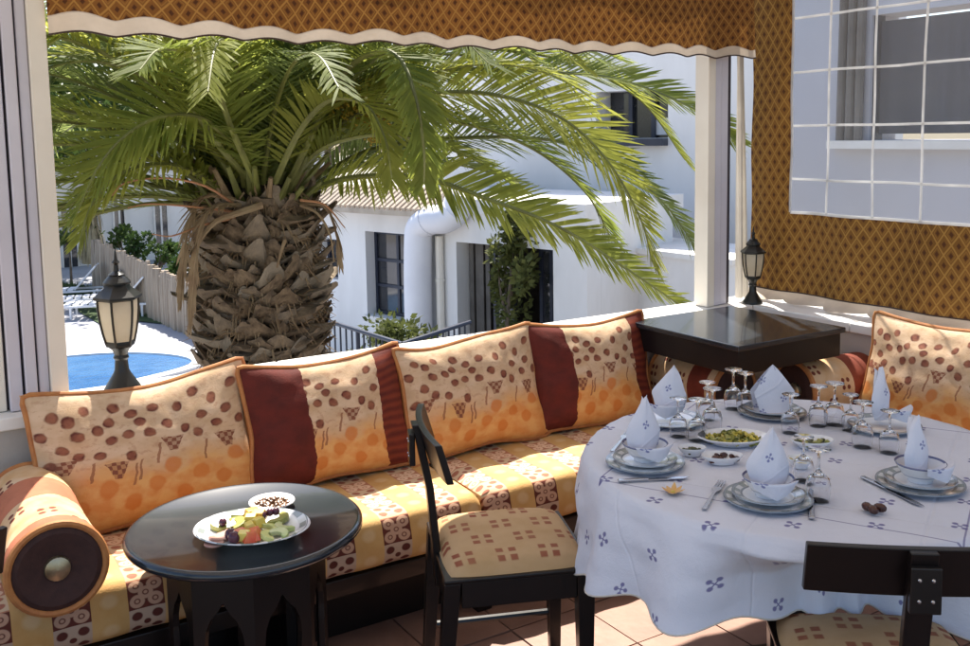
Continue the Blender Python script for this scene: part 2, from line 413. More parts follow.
class MB:
    def __init__(s): s.v = []; s.f = []; s.uv = {}
    def add(s, verts, faces, uvs=None):
        b = len(s.v); s.v += [tuple(q) for q in verts]
        for i, f in enumerate(faces):
            s.f.append(tuple(q + b for q in f))
            if uvs is not None: s.uv[len(s.f) - 1] = [uvs[q] for q in f]
        return s
    def box(s, x0, x1, y0, y1, z0, z1, mat=None):
        vs = [Vector((x, y, z)) for z in (z0, z1) for y in (y0, y1) for x in (x0, x1)]
        if mat is not None: vs = [mat @ q for q in vs]
        return s.add(vs, [(0, 2, 3, 1), (4, 5, 7, 6), (0, 1, 5, 4), (2, 6, 7, 3), (0, 4, 6, 2), (1, 3, 7, 5)])
    def taper(s, c0, w0, c1, w1):     # square bar from centre c0 (half sizes w0) to c1
        vs = []
        for c, w in ((c0, w0), (c1, w1)):
            for sx, sy in ((-1, -1), (1, -1), (1, 1), (-1, 1)): vs.append((c[0] + sx * w[0], c[1] + sy * w[1], c[2]))
        return s.add(vs, [(3, 2, 1, 0), (4, 5, 6, 7), (0, 1, 5, 4), (1, 2, 6, 5), (2, 3, 7, 6), (3, 0, 4, 7)])
    def lathe(s, prof, n=24, o=(0, 0, 0), mat=None, caps=True, sx=1., sy=1., jit=0.):
        vs = []; fs = []; k = len(prof)
        for i in range(n):
            a = 2 * PI * i / n
            for (r, z) in prof:
                q = Vector((r * math.cos(a) * sx, r * math.sin(a) * sy, z))
                vs.append((mat @ q if mat is not None else q) + Vector(o))
        for i in range(n):
            j = (i + 1) % n
            for t in range(k - 1): fs.append((i * k + t, j * k + t, j * k + t + 1, i * k + t + 1))
        if caps:
            if prof[0][0] > 1e-5: fs.append(tuple(i * k for i in range(n))[::-1])
            if prof[-1][0] > 1e-5: fs.append(tuple(i * k + k - 1 for i in range(n)))
        return s.add(vs, fs)
    def tube(s, pts, r, n=8, caps=True, closed=False):
        pts = [Vector(p) for p in pts]; m_ = len(pts)
        if not hasattr(r, '__len__'): r = [r] * m_
        vs = []; fs = []; prev = None
        for i, p in enumerate(pts):
            a = pts[(i - 1) % m_] if (closed or i > 0) else p; b = pts[(i + 1) % m_] if (closed or i < m_ - 1) else p
            t = (b - a)
            t = t.normalized() if t.length > 1e-9 else Vector((0, 0, 1))
            if prev is None:
                h = Vector((0, 0, 1)) if abs(t.z) < .9 else Vector((1, 0, 0)); x = t.cross(h).normalized()
            else: x = (prev - t * prev.dot(t)).normalized()
            prev = x; y = t.cross(x)
            for j in range(n):
                an = 2 * PI * j / n; vs.append(p + (x * math.cos(an) + y * math.sin(an)) * r[i])
        for i in range(m_ if closed else m_ - 1):
            i2 = (i + 1) % m_
            for j in range(n): fs.append((i * n + j, i * n + (j + 1) % n, i2 * n + (j + 1) % n, i2 * n + j))
        if caps and not closed: fs += [tuple(range(n))[::-1], tuple((m_ - 1) * n + j for j in range(n))]
        return s.add(vs, fs)
    def prism(s, poly, fn, d):        # poly 2d outline; fn(a, b, depth) -> point
        n = len(poly)
        vs = [fn(a, b, 0) for a, b in poly] + [fn(a, b, d) for a, b in poly]
        fs = [tuple(range(n))[::-1], tuple(range(n, 2 * n))] + [(i, (i + 1) % n, n + (i + 1) % n, n + i) for i in range(n)]
        return s.add(vs, fs)
    def grid(s, fn, nu, nv, uvfn=None, wrapu=False):
        vs = [fn(i / nu, j / nv) for i in range(nu + 1) for j in range(nv + 1)]
        uvs = [(uvfn(i / nu, j / nv) if uvfn else (i / nu, j / nv)) for i in range(nu + 1) for j in range(nv + 1)]
        k = nv + 1
        fs = [(i * k + j, (i + 1) * k + j, (i + 1) * k + j + 1, i * k + j + 1) for i in range(nu) for j in range(nv)]
        return s.add(vs, fs, uvs)
    def mesh(s, name, mat, angle=35., smooth=True, off=None):
        me = bpy.data.meshes.new(name)
        vs = s.v if off is None else [(a - off[0], b - off[1], c - off[2]) for a, b, c in s.v]
        me.from_pydata(vs, [], s.f)
        if s.uv:
            l = me.uv_layers.new(name='UVMap')
            for p in me.polygons:
                q = s.uv.get(p.index)
                if q:
                    for i, li in enumerate(p.loop_indices): l.data[li].uv = q[i]
        me.materials.append(getattr(mat, 'm', mat)); me.validate(); me.update()
        if smooth:
            me.shade_smooth(); me.set_sharp_from_angle(angle=R(angle))
        return me
    def build(s, name, mat, parent=None, bevel=0., world=False, angle=35., smooth=True, kind=None, seg=2):
        """world=True: the vertices are world coordinates, made local to the unrotated parent"""
        off = None
        if world and parent is not None:
            off = parent.location.copy(); p = parent.parent
            while p: off += p.location; p = p.parent
        me = s.mesh(name, M[mat] if isinstance(mat, str) else mat, angle, smooth, off)
        o = bpy.data.objects.new(name, me); COL.objects.link(o)
        if parent is not None: o.parent = parent
        if bevel:
            b = o.modifiers.new('bevel', 'BEVEL'); b.width = bevel; b.segments = seg; b.limit_method = 'ANGLE'; b.angle_limit = R(40)
            me.shade_smooth(); me.set_sharp_from_angle(angle=R(180))
            w = o.modifiers.new('wn', 'WEIGHTED_NORMAL'); w.keep_sharp = True
        if kind: o['kind'] = kind
        return o
def Bx(*a, **k): return MB().box(*a, **k)
def struct(o): o['kind'] = 'structure'; return o
def cr(pts, n):       # Catmull-Rom resample
    pts = [Vector(p) for p in pts]; P = [pts[0] * 2 - pts[1]] + pts + [pts[-1] * 2 - pts[-2]]
    out = []; segs = len(pts) - 1
    for k in range(n + 1):
        t = k / n * segs; i = min(int(t), segs - 1); t -= i
        a, b, c, d = P[i:i + 4]
        out.append(.5 * ((2 * b) + (c - a) * t + (2 * a - 5 * b + 4 * c - d) * t * t + (3 * b - a - 3 * c + d) * t ** 3))
    return out
def nz(x, y=0., z=0.): return noise.noise(Vector((x, y, z)))

# ------------------------------------------------------------------ ground, water, far setting
ZG = -2.3
struct(MB().box(-90, 110, -30, 170, ZG - .5, ZG).build('ground', 'soil'))
pdk = struct(MB().box(-14, 14, 4.2, 30, ZG, ZG + .03).build('pool_deck', 'pool_deck'))
# pool: a curved outline, tiled rim and water sheet
pc = atz(78, 380, ZG)
def poolpt(a, k=1.): return (pc.x + (-1.3 + 3.2 * math.cos(a)) * k, pc.y + (0.1 + (1.55 + .35 * math.sin(2 * a)) * math.sin(a)) * k)
ww = MB(); N = 48
ww.add([(pc.x - 1.3, pc.y, ZG + .045)] + [(*poolpt(2 * PI * i / N), ZG + .045) for i in range(N)], [(0, 1 + i, 1 + (i + 1) % N) for i in range(N)])
struct(ww.build('pool_water', 'water'))
rim = MB()
for i in range(N):
    a, b = 2 * PI * i / N, 2 * PI * (i + 1) / N
    p = [Vector((*poolpt(a), 0)), Vector((*poolpt(b), 0))]; c_ = Vector((pc.x - 1.3, pc.y, 0))
    q = [x + (x - c_).normalized() * .3 for x in p]
    rim.add([(p[0].x, p[0].y, ZG + .03), (p[1].x, p[1].y, ZG + .03), (q[1].x, q[1].y, ZG + .03), (q[0].x, q[0].y, ZG + .03),
             (p[0].x, p[0].y, ZG + .08), (p[1].x, p[1].y, ZG + .08), (q[1].x, q[1].y, ZG + .08), (q[0].x, q[0].y, ZG + .08)],
            [(4, 5, 6, 7), (0, 4, 7, 3), (1, 2, 6, 5), (0, 1, 5, 4), (3, 7, 6, 2)])
struct(rim.build('pool_rim', 'coping'))
# lawn strip behind the deck
lw = MB(); a, b, c_, d = atz(60, 303, ZG), atz(200, 330, ZG), atz(230, 306, ZG), atz(60, 285, ZG)
lw.add([(q.x, q.y, ZG + .055) for q in (a, atz(110, 332, ZG), atz(125, 322, ZG), b, c_, d)], [(0, 1, 2, 3, 4, 5)])
struct(lw.build('lawn_strip', 'lawn'))
g = MB()
r2 = random.Random(3)
for i in range(5200):
    u_, v_ = r2.random(), r2.random()
    p = (a * (1 - u_) + b * u_) * (1 - v_) + (d * (1 - u_) + c_ * u_) * v_
    an = r2.random() * PI; h = .05 + r2.random() * .09; w = .012
    dx, dy = math.cos(an) * w, math.sin(an) * w
    g.add([(p.x - dx, p.y - dy, ZG + .055), (p.x + dx, p.y + dy, ZG + .055), (p.x + r2.uniform(-.03, .03), p.y + r2.uniform(-.03, .03), ZG + .055 + h)], [(0, 1, 2)])
tag(g.build('grass', 'lawn', smooth=False), 'short green grass on the lawn strip beside the pool deck', 'grass', kind='stuff')

# leaf clouds ---------------------------------------------------------------
def leaf_cloud(mb, c, rad, n, size, rr, clumps=14, up=.4):
    cl = []
    for _ in range(clumps):
        while True:
            q = Vector((rr.uniform(-1, 1), rr.uniform(-1, 1), rr.uniform(-1, 1)))
            if .25 < q.length < 1: break
        cl.append((Vector((q.x * rad[0], q.y * rad[1], q.z * rad[2])), rr.uniform(.24, .46)))
    V_ = []; F_ = []
    for _ in range(n):
        cc, s_ = cl[rr.randrange(clumps)]
        q = Vector((rr.gauss(0, 1), rr.gauss(0, 1), rr.gauss(0, 1))); q = q.normalized() * (rr.random() ** .45)
        p = Vector(c) + cc + Vector((q.x * rad[0], q.y * rad[1], q.z * rad[2])) * s_
        d = (q + Vector((rr.uniform(-.7, .7), rr.uniform(-.7, .7), rr.uniform(-.5, .7)))).normalized()
        t = d.cross(Vector((rr.uniform(-1, 1), rr.uniform(-1, 1), rr.uniform(-1, 1)))).normalized()
        l = size * rr.uniform(.6, 1.3); w = l * .28; b = len(V_)
        V_ += [p, p + d * l * .5 + t * w, p + d * l, p + d * l * .5 - t * w]; F_.append((b, b + 1, b + 2, b + 3))
    mb.add(V_, F_)
def tree(name, base, height, crown_c, rad, n, size, mat, label, cat, group=None, seed=1, trunk=.15, clumps=16):
    rr = random.Random(seed)
    t = thing(name, base, label, cat, group)
    b = Vector(base); cc = Vector(crown_c)
    mid = (b + cc) * .5 + Vector((rr.uniform(-.2, .2), rr.uniform(-.2, .2), 0))
    MB().tube(cr([b, mid, cc], 8), [trunk * (1 - .08 * i) for i in range(9)], 8).build('trunk', 'bark', t, world=True)
    for k in range(5):
        e = cc + Vector((rr.uniform(-.7, .7) * rad[0], rr.uniform(-.7, .7) * rad[1], rr.uniform(-.1, .7) * rad[2]))
        MB().tube(cr([mid.lerp(cc, .3 + .12 * k), mid.lerp(e, .6), e], 6), [trunk * .5 * (1 - .12 * i) for i in range(7)], 6).build('limb', 'bark', t, world=True)
    m_ = MB(); leaf_cloud(m_, crown_c, rad, n, size, rr, clumps); m_.build('crown', mat, t, world=True, smooth=False)
    return t

# ------------------------------------------------------------------ poolside building (front runs from far left to near right)
dF = Vector((.274, -.962, 0)).normalized()
P0 = atD(410, 260, 15.0); P0.z = 0
nF = Vector((-dF.y * -1, dF.x * -1, 0));
nF = Vector((dF.y, -dF.x, 0))         # towards the terrace
if nF.dot(Vector((CAM.x, CAM.y, 0)) - P0) < 0: nF = -nF
def onF(x, y, out=0.):
    """pixel -> (t along the front, z) on the front plane pushed out by `out`"""
    d = ray(x, y); o_ = P0 + nF * out
    k = (o_ - CAM).dot(nF) / d.dot(nF); p = CAM + d * k
    return (p - P0).dot(dF), p.z
def Fp(t, z, out=0.): q = P0 + dF * t + nF * out; return Vector((q.x, q.y, z))
class FB(MB):
    def slab(s, t0, t1, z0, z1, o0, o1):
        vs = [Fp(t, z, o) for z in (z0, z1) for o in (o0, o1) for t in (t0, t1)]
        return s.add(vs, [(0, 2, 3, 1), (4, 5, 7, 6), (0, 1, 5, 4), (2, 6, 7, 3), (0, 4, 6, 2), (1, 3, 7, 5)])
bld = thing('poolside_building', (P0.x, P0.y, ZG), 'white building with a dark glazed doorway and tiled eave right of the palm trunk', 'building')
tL = onF(222, 250)[0]; tR, _ = onF(587, 280); w0, wz1 = onF(365, 231); w1, _ = onF(411, 232); wz0 = onF(388, 318)[1]
d0, dz1 = onF(456, 241); d1, dz1b = onF(553, 251)
zTop = onF(445, 213)[1]
print('front', tL, tR, 'win', w0, w1, wz0, wz1, 'door', d0, d1, dz1, dz1b, 'top', zTop)
dz1 = (dz1 + dz1b) / 2
s0, sz1 = onF(318, 238); s1 = onF(337, 240)[0]; sz0 = onF(325, 278)[1]
# wall built round its openings: s (small), w (window), d (door)
wl = FB(); TH = -.32; D_ = -2.4
zU = zTop + .02
for (a, b) in ((tL, s0), (s1, w0), (w1, d0), (d1, tR)): wl.slab(a, b, ZG, zU, TH, 0)
for (a, b, z0, z1) in ((s0, s1, ZG, sz0), (s0, s1, sz1, zU), (w0, w1, ZG, wz0), (w0, w1, wz1, zU), (d0, d1, dz1, zU)): wl.slab(a, b, z0, z1, TH, 0)
wl.slab(tL, tR - .3, ZG + .02, zU - .05, D_, D_ + .3)
wl.build('wall', 'facade', bld, world=True)
fw = FB().slab(tR - .3, tR, ZG, zU, D_ + .3, TH - .002); fw.build('side_wall', 'facade', bld, world=True)
FB().slab(tL, tR, zU, zU + .2, D_, .03).build('roof', 'facade', bld, world=True)
FB().slab(tL + .02, tR - .32, ZG + .01, ZG + .03, D_ + .32, -.33).build('interior_floor', 'darkroom', bld, world=True)
FB().slab(tL + .02, tR - .32, ZG + .04, zU - .02, -2.05, -2.0).build('interior_wall', 'darkroom', bld, world=True)
# beige tiled eave along the left part of the front
ev = thing; c0 = onF(318, 196)[0]; c1 = onF(446, 212)[0]
ez = zU
FB().slab(c0, c1, ez - .06, ez + .02, 0.003, .38).build('cornice', 'beige_tile', bld, world=True)
for k in range(26):
    t_ = c0 + (c1 - c0) * (k + .5) / 26; w_ = (c1 - c0) / 26 * .32
    mb = MB()
    pts = [Fp(t_, ez + .03 + .30 * q, .38 - .5 * q) for q in (0, .5, 1)]
    mb.tube(pts, w_ * 1.1, 8); mb.build('roof_tile', 'beige_tile', bld, world=True)
FB().slab(c0, c1, ez + .021, ez + .30, -.30, -.10).build('parapet', 'facade', bld, world=True)
# windows
def fwindow(t0, t1, z0, z1, nv=1, nh=1, parent=bld, dep=-.26, name='window'):
    f = FB(); e = .055
    f.slab(t0 + .002, t0 + e, z0, z1, dep, dep + .07); f.slab(t1 - e, t1 - .002, z0, z1, dep, dep + .07)
    f.slab(t0 + e, t1 - e, z1 - e, z1 - .002, dep, dep + .07); f.slab(t0 + e, t1 - e, z0 + .002, z0 + e, dep, dep + .07)
    o = f.build(name, 'navy', parent, world=True)
    xs = [t0 + e + (t1 - t0 - 2 * e) * i / nv for i in range(nv + 1)]; zs = [z0 + e + (z1 - z0 - 2 * e) * i / nh for i in range(nh + 1)]
    for i in range(1, nv): FB().slab(xs[i] - .025, xs[i] + .025, z0 + e, z1 - e, dep + .01, dep + .06).build('mullion', 'navy', o, world=True)
    for j in range(1, nh): FB().slab(t0 + e, t1 - e, zs[j] - .025, zs[j] + .025, dep + .015, dep + .065).build('transom', 'navy', o, world=True)
    for i in range(nv): FB().slab(xs[i], xs[i + 1], z0 + e, z1 - e, dep + .028, dep + .036).build('pane', 'darkglass', o, world=True)
    return o
fwindow(w0, w1, wz0, wz1, 2, 3); fwindow(s0, s1, sz0, sz1, 1, 1)
FB().slab(w0 - .05, w1 + .05, wz0 - .06, wz0 - .002, -.2, .05).build('sill', 'coping', bld, world=True)
# door wall: curtain panel, dark gap, glazed leaves at right
dd = d1 - d0
for k in range(4): FB().slab(d0 + dd * (.02 + .055 * k), d0 + dd * (.065 + .055 * k), ZG + .05, dz1 - .03, -.26 - .03 * (k % 2), -.235 - .03 * (k % 2)).build('curtain_panel', M.setdefault('drab', simple('drab curtain', (.16, .145, .13), (.10, .09, .08), 3, .9)), bld, world=True)
fwindow(d0 + dd * .78, d1, ZG + .05, dz1, 2, 2, name='glazed_door')
fwindow(d0 + dd * .30, d0 + dd * .52, ZG + .05, dz1, 1, 1, name='glazed_door')
# fat white duct: rises from behind the roof, elbows and drops down the front
q = lambda x, y, o: Fp(*onF(x, y, o), o)
r_d = .21
pts = cr([q(460, 196, .1), q(455, 212, .16), q(444, 219, .22), q(430, 220, .25), q(420, 228, .25), q(418, 245, .25), q(418, 300, .25)] + [Fp(onF(418, 300, .25)[0], ZG, .25)], 34)
dt = thing('air_duct', (pts[-1].x, pts[-1].y, ZG), 'fat white elbowed duct running down the front of the poolside building', 'duct')
MB().tube(pts, r_d, 18).build('pipe', 'duct', dt, world=True)
for i in (5, 15):
    a, b = pts[i], pts[i + 1]; MB().tube([a, a.lerp(b, .35)], r_d * 1.06, 18).build('collar', 'duct', dt, world=True)
dp = [q(439, 236, .07), Fp(onF(439, 236, .07)[0], ZG, .07)]
t_ = thing('downpipe', dp[1], 'thin cream downpipe between the fat duct and the dark doorway', 'pipe')
MB().tube(dp, .06, 10).build('pipe', 'cream_alu', t_, world=True)
for h in (.35, 1.1, 1.8): MB().tube([(dp[1].x, dp[1].y, ZG + h), (dp[1].x, dp[1].y, ZG + h + .04)], .072, 10).build('clamp', 'cream_alu', t_, world=True)

# right-hand low wing with brown door, seen under the fronds by the right post
wg = thing('garden_wing', atD(640, 290, 13.5), 'low white wing with a brown door seen under the palm fronds', 'building')
wb = Vector((atD(592, 290, 14.5).x, atD(592, 290, 14.5).y, 0)); we = Vector((atD(735, 290, 12.6).x, atD(735, 290, 12.6).y, 0))
dW = (we - wb).normalized(); nW = Vector((-dW.y, dW.x, 0)); LW = (we - wb).length
if nW.dot(Vector((CAM.x, CAM.y, 0)) - wb) < 0: nW = -nW
def Wslab(mb, a, b, z0, z1, o0, o1):
    vs = []
    for z in (z0, z1):
        for o in (o0, o1):
            for t in (a, b): p = wb + dW * t + nW * o; vs.append((p.x, p.y, z))
    return mb.add(vs, [(0, 2, 3, 1), (4, 5, 7, 6), (0, 1, 5, 4), (2, 6, 7, 3), (0, 4, 6, 2), (1, 3, 7, 5)])
zw = -.02
mb = MB(); Wslab(mb, -.1, .12, ZG, zw, -1.2, 0); Wslab(mb, .95, LW, ZG, zw, -1.2, 0); Wslab(mb, .12, .95, zw - .25, zw, -1.2, 0); mb.build('wall', 'facade', wg, world=True)
mb = MB(); Wslab(mb, .12, .95, ZG, zw - .25, -.3, -.25); mb.build('door', 'wood2', wg, world=True)
mb = MB(); Wslab(mb, .12, .2, ZG, zw - .25, -.24, -.12); Wslab(mb, .5, .56, ZG, zw - .25, -.24, -.2); mb.build('door_frame', 'navy', wg, world=True)
mb = MB(); Wslab(mb, -.2, LW, zw, zw + .07, -1.3, .06); mb.build('roof', 'coping', wg, world=True)

# big upper building behind
ub = thing('upper_building', atD(600, 200, 23), 'tall white building with one dark window rising behind the palm', 'building')
u0 = atD(425, 200, 18.6); u1 = atD(800, 200, 15.5); u0.z = u1.z = 0
dU = (u1 - u0).normalized(); nU = Vector((-dU.y, dU.x, 0)); LU = (u1 - u0).length
if nU.dot(Vector((CAM.x, CAM.y, 0)) - u0) < 0: nU = -nU
def onU(x, y):
    d = ray(x, y); k = (u0 - CAM).dot(nU) / d.dot(nU); p = CAM + d * k; return (p - u0).dot(dU), p.z
def Us(mb, a, b, z0, z1, o0, o1):
    vs = []
    for z in (z0, z1):
        for o in (o0, o1):
            for t in (a, b): p = u0 + dU * t + nU * o; vs.append((p.x, p.y, z))
    return mb.add(vs, [(0, 2, 3, 1), (4, 5, 7, 6), (0, 1, 5, 4), (2, 6, 7, 3), (0, 4, 6, 2), (1, 3, 7, 5)])
(a0, a1), (b0, b1) = onU(596, 92), onU(668, 138)
mb = MB(); ZT = 4.4
Us(mb, 0, a0, ZG, ZT, -8, 0); Us(mb, b0, LU, ZG, ZT, -8, 0); Us(mb, a0, b0, ZG, b1, -8, 0); Us(mb, a0, b0, a1, ZT, -8, 0)
mb.build('wall', 'facade2', ub, world=True)
mb = MB(); Us(mb, -.2, LU + .2, ZT, ZT + .25, -8.2, .25); mb.build('roof', 'facade2', ub, world=True)
mb = MB(); Us(mb, a0, b0, b1 - .12, b1 - .004, -.4, .22); mb.build('sill', 'navy', ub, world=True)
mb = MB(); Us(mb, a0 + .003, b0 - .003, b1, a1 - .003, -.6, -.55); wo_ = mb.build('window', 'darkglass', ub, world=True)
wv = b0 - a0
for k in (.3, .62, .9): mb = MB(); Us(mb, a0 + wv * k, a0 + wv * k + .07, b1, a1 - .003, -.545, -.45); mb.build('mullion', 'navy', wo_, world=True)
mb = MB(); Us(mb, a0 + wv * .66, a0 + wv * .88, b1 + .05, a1 - .45, -.54, -.5); mb.build('curtain_panel', 'facade2', wo_, world=True)
for (px, py) in ((500, 160), (545, 180)):   # recessed panel joints
    pass

# left far building
lb = thing('far_left_building', atD(130, 220, 34), 'white low house with narrow dark windows far behind the pool', 'building')
l0 = atD(40, 200, 33); l1 = atD(330, 200, 36); l0.z = l1.z = 0
dL = (l1 - l0).normalized(); nL = Vector((-dL.y, dL.x, 0)); LL = (l1 - l0).length
if nL.dot(Vector((CAM.x, CAM.y, 0)) - l0) < 0: nL = -nL
def onL(x, y):
    d = ray(x, y); k = (l0 - CAM).dot(nL) / d.dot(nL); p = CAM + d * k; return (p - l0).dot(dL), p.z
def Ls(mb, a, b, z0, z1, o0, o1):
    vs = []
    for z in (z0, z1):
        for o in (o0, o1):
            for t in (a, b): p = l0 + dL * t + nL * o; vs.append((p.x, p.y, z))
    return mb.add(vs, [(0, 2, 3, 1), (4, 5, 7, 6), (0, 1, 5, 4), (2, 6, 7, 3), (0, 4, 6, 2), (1, 3, 7, 5)])
mb = MB(); zl = onL(110, 118)[1]; Ls(mb, 0, LL, ZG, zl, -7, 0); mb.build('wall', 'facade2', lb, world=True)
mb = MB(); Ls(mb, -.2, LL, zl, zl + .2, -7, .2); mb.build('roof', 'facade2', lb, world=True)
for (x0, y0, x1, y1) in ((60, 205, 80, 300), (113, 199, 125, 236), (154, 204, 168, 243), (60, 130, 74, 170), (128, 132, 142, 168), (232, 205, 246, 243), (286, 210, 300, 246)):
    a_, za = onL(x0, y0); b_, zb = onL(x1, y1)
    mb = MB(); Ls(mb, a_, b_, zb, za, .003, .03); w_ = mb.build('window', 'darkglass', lb, world=True)
    mb = MB(); Ls(mb, a_ - .05, a_, zb - .05, za + .05, .003, .07); Ls(mb, b_, b_ + .05, zb - .05, za + .05, .003, .07); Ls(mb, a_, b_, za, za + .05, .003, .07); Ls(mb, a_, b_, zb - .05, zb, .003, .09); Ls(mb, (a_ + b_) / 2 - .03, (a_ + b_) / 2 + .03, zb, za, .032, .06)
    mb.build('frame', 'coping', w_, world=True)

# reed fence and garden wall by the loungers
rf = thing('reed_fence', atz(150, 300, ZG), 'tan reed fence running back beside the pool garden', 'fence')
ra, rb = atD(95, 270, 27), atD(205, 285, 19.5); ra.z = rb.z = 0; nR = 78
for k in range(nR):
    p = ra.lerp(rb, k / nR); p += Vector((nz(k * 1.7) * .08, nz(k * 2.3, 5) * .08, 0)); h = 1.42 + nz(k * .9, 9) * .16 - .35 * (k / nR)
    MB().tube([(p.x, p.y, ZG), (p.x + nz(k, 3) * .08, p.y + nz(k, 4) * .08, ZG + h * .6 + .1), (p.x + nz(k, 6) * .12, p.y, ZG + h)], [.085, .08, .05], 6).build('reed_bundle', 'reed', rf, world=True)
for h in (.45, 1.05):
    MB().tube([(ra.x, ra.y - .1, ZG + h), (rb.x, rb.y - .1, ZG + h)], .04, 6).build('rail', 'reed', rf, world=True)
# thatched closed parasols
def parasol(px, py, D, h, r, label):
    b = atD(px, py, D); t = thing('thatched_parasol', (b.x, b.y, ZG), label, 'parasol')
    MB().tube([(0, 0, 0), (0, 0, h)], .05, 8).build('pole', 'bark', t)
    m_ = MB(); rr = random.Random(int(px)); n = 60
    for i in range(n):
        a = rr.random() * 2 * PI; k = rr.uniform(.8, 1.1)
        for z0, z1 in ((h, h * .55), (h * .75, h * .2)):
            r0 = .04; r1 = r * k * (.75 if z0 == h else 1)
            w = .045
            ca, sa = math.cos(a), math.sin(a)
            m_.add([(r0 * ca, r0 * sa, z0), (r1 * .7 * ca - w * sa, r1 * .7 * sa + w * ca, z0 * .5 + z1 * .5), (r1 * ca, r1 * sa, z1 + rr.uniform(-.08, .08)), (r1 * .7 * ca + w * sa, r1 * .7 * sa - w * ca, z0 * .5 + z1 * .5)], [(0, 1, 2, 3)])
    m_.lathe([(.03, h + .05), (r * .35, h * .75), (r * .62, h * .4), (r * .7, h * .22)][::-1], 12, caps=False)
    m_.build('thatch_skirt', 'thatch', t, smooth=False)
parasol(93, 260, 29, 2.7, .42, 'closed thatched parasol beside the leftmost white lounger')
# hedge plants along the reed fence
for i, (px, D, s_) in enumerate(((122, 27, .36), (142, 25, .34), (162, 23.5, .3), (180, 22, .34), (70, 29, .7))):
    b = atD(px, 260, D); b.z = ZG
    lab = ['round green bush at the far end of the reed fence', 'second green bush from the left behind the reed fence', 'third green bush behind the reed fence', 'green bush nearest the palm trunk behind the reed fence', 'tall dark bush by the far left doorway'][i]
    tree('garden_bush', b, 1, (b.x, b.y, ZG + 1.42), (s_, s_, .30), 520, .12, 'leaf', lab, 'bush', 'bushes behind the reed fence', seed=i + 30, trunk=.04, clumps=8)

# sun loungers
def lounger(loc, rz, label):
    t = thing('sun_lounger', loc, label, 'sun lounger', 'white sun loungers by the pool', rz)
    f = MB(); f.box(-.30, -.26, -1, .95, .25, .30); f.box(.26, .30, -1, .95, .25, .30); f.box(-.26, .26, -1, -.96, .25, .30); f.box(-.26, .26, .91, .95, .25, .30); f.build('frame', 'white_plastic', t, bevel=.008)
    for sx in (-.28, .28):
        for sy in (-.8, .7): MB().taper((sx, sy, 0), (.02, .02), (sx, sy, .25), (.025, .025)).build('leg', 'white_plastic', t)
    for k in range(7): MB().box(-.25, .25, -.93 + k * .17, -.80 + k * .17, .301, .325).build('slat', 'white_plastic', t)
    m_ = Matrix.Translation((0, .26, .31)) @ Matrix.Rotation(R(48), 4, 'X')
    for k in range(5): MB().box(-.27, .27, .01 + k * .15, .135 + k * .15, 0, .03, mat=m_).build('back_slat', 'white_plastic', t)
    for q_ in (-.2825, .2825): MB().box(q_ - .0075, q_ + .0075, 0, .76, -.01, .02, mat=m_).build('back_frame', 'white_plastic', t)
    return t
def lz(px, py, rz, lab): p = atz(px, py, ZG); return lounger((p.x, p.y, ZG + .056), rz, lab)
L1 = lz(66, 304, R(-108), 'white sun lounger with raised back nearest the left post')
for (px, py, rz, lab) in ((88, 312, R(-104), 'white sun lounger half hidden behind the lit lantern, left side'), (112, 318, R(-112), 'white sun lounger directly behind the black lantern'), (152, 312, R(-100), 'white sun lounger right of the lantern on the lawn edge')):
    p = atz(px, py, ZG); o = copy_tree(L1); o.location = (p.x, p.y, ZG + .056); o.rotation_euler = (0, 0, rz); o['label'] = lab
bpy.context.view_layer.update()

# metal railing and plants in front of the poolside building
def Dp(px, py, D): return atD(px, py, D)
rl = thing('metal_railing', (Dp(360, 320, 12).x, Dp(360, 320, 12).y, ZG), 'dark blue metal railing below the white building, right of the palm trunk', 'railing')
A_, B_ = Dp(318, 318, 12.5), Dp(402, 344, 11.0)
MB().tube([A_, B_], .028, 8).build('top_rail', 'navy', rl, world=True)
A2, B2 = A_ - Vector((0, 0, .75)), B_ - Vector((0, 0, .75))
MB().tube([A2, B2], .022, 8).build('bottom_rail', 'navy', rl, world=True)
for k in range(15):
    p = A_.lerp(B_, k / 14); w = .026 if k % 7 == 0 else .012
    MB().tube([p, (p.x, p.y, (ZG if k % 7 == 0 else p.z - .75))], w, 6).build('post' if k % 7 == 0 else 'baluster', 'navy', rl, world=True)
C_ = Dp(470, 322, 12.0)
MB().tube([B_, C_], .028, 8).build('handrail', 'navy', rl, world=True)
MB().tube([B_ - Vector((0, 0, .4)), C_ - Vector((0, 0, .4))], .02, 8).build('handrail', 'navy', rl, world=True)
for k in range(1, 12):
    p = B_.lerp(C_, k / 12); MB().tube([p, (p.x, p.y, p.z - .7)], .012, 6).build('baluster', 'navy', rl, world=True)
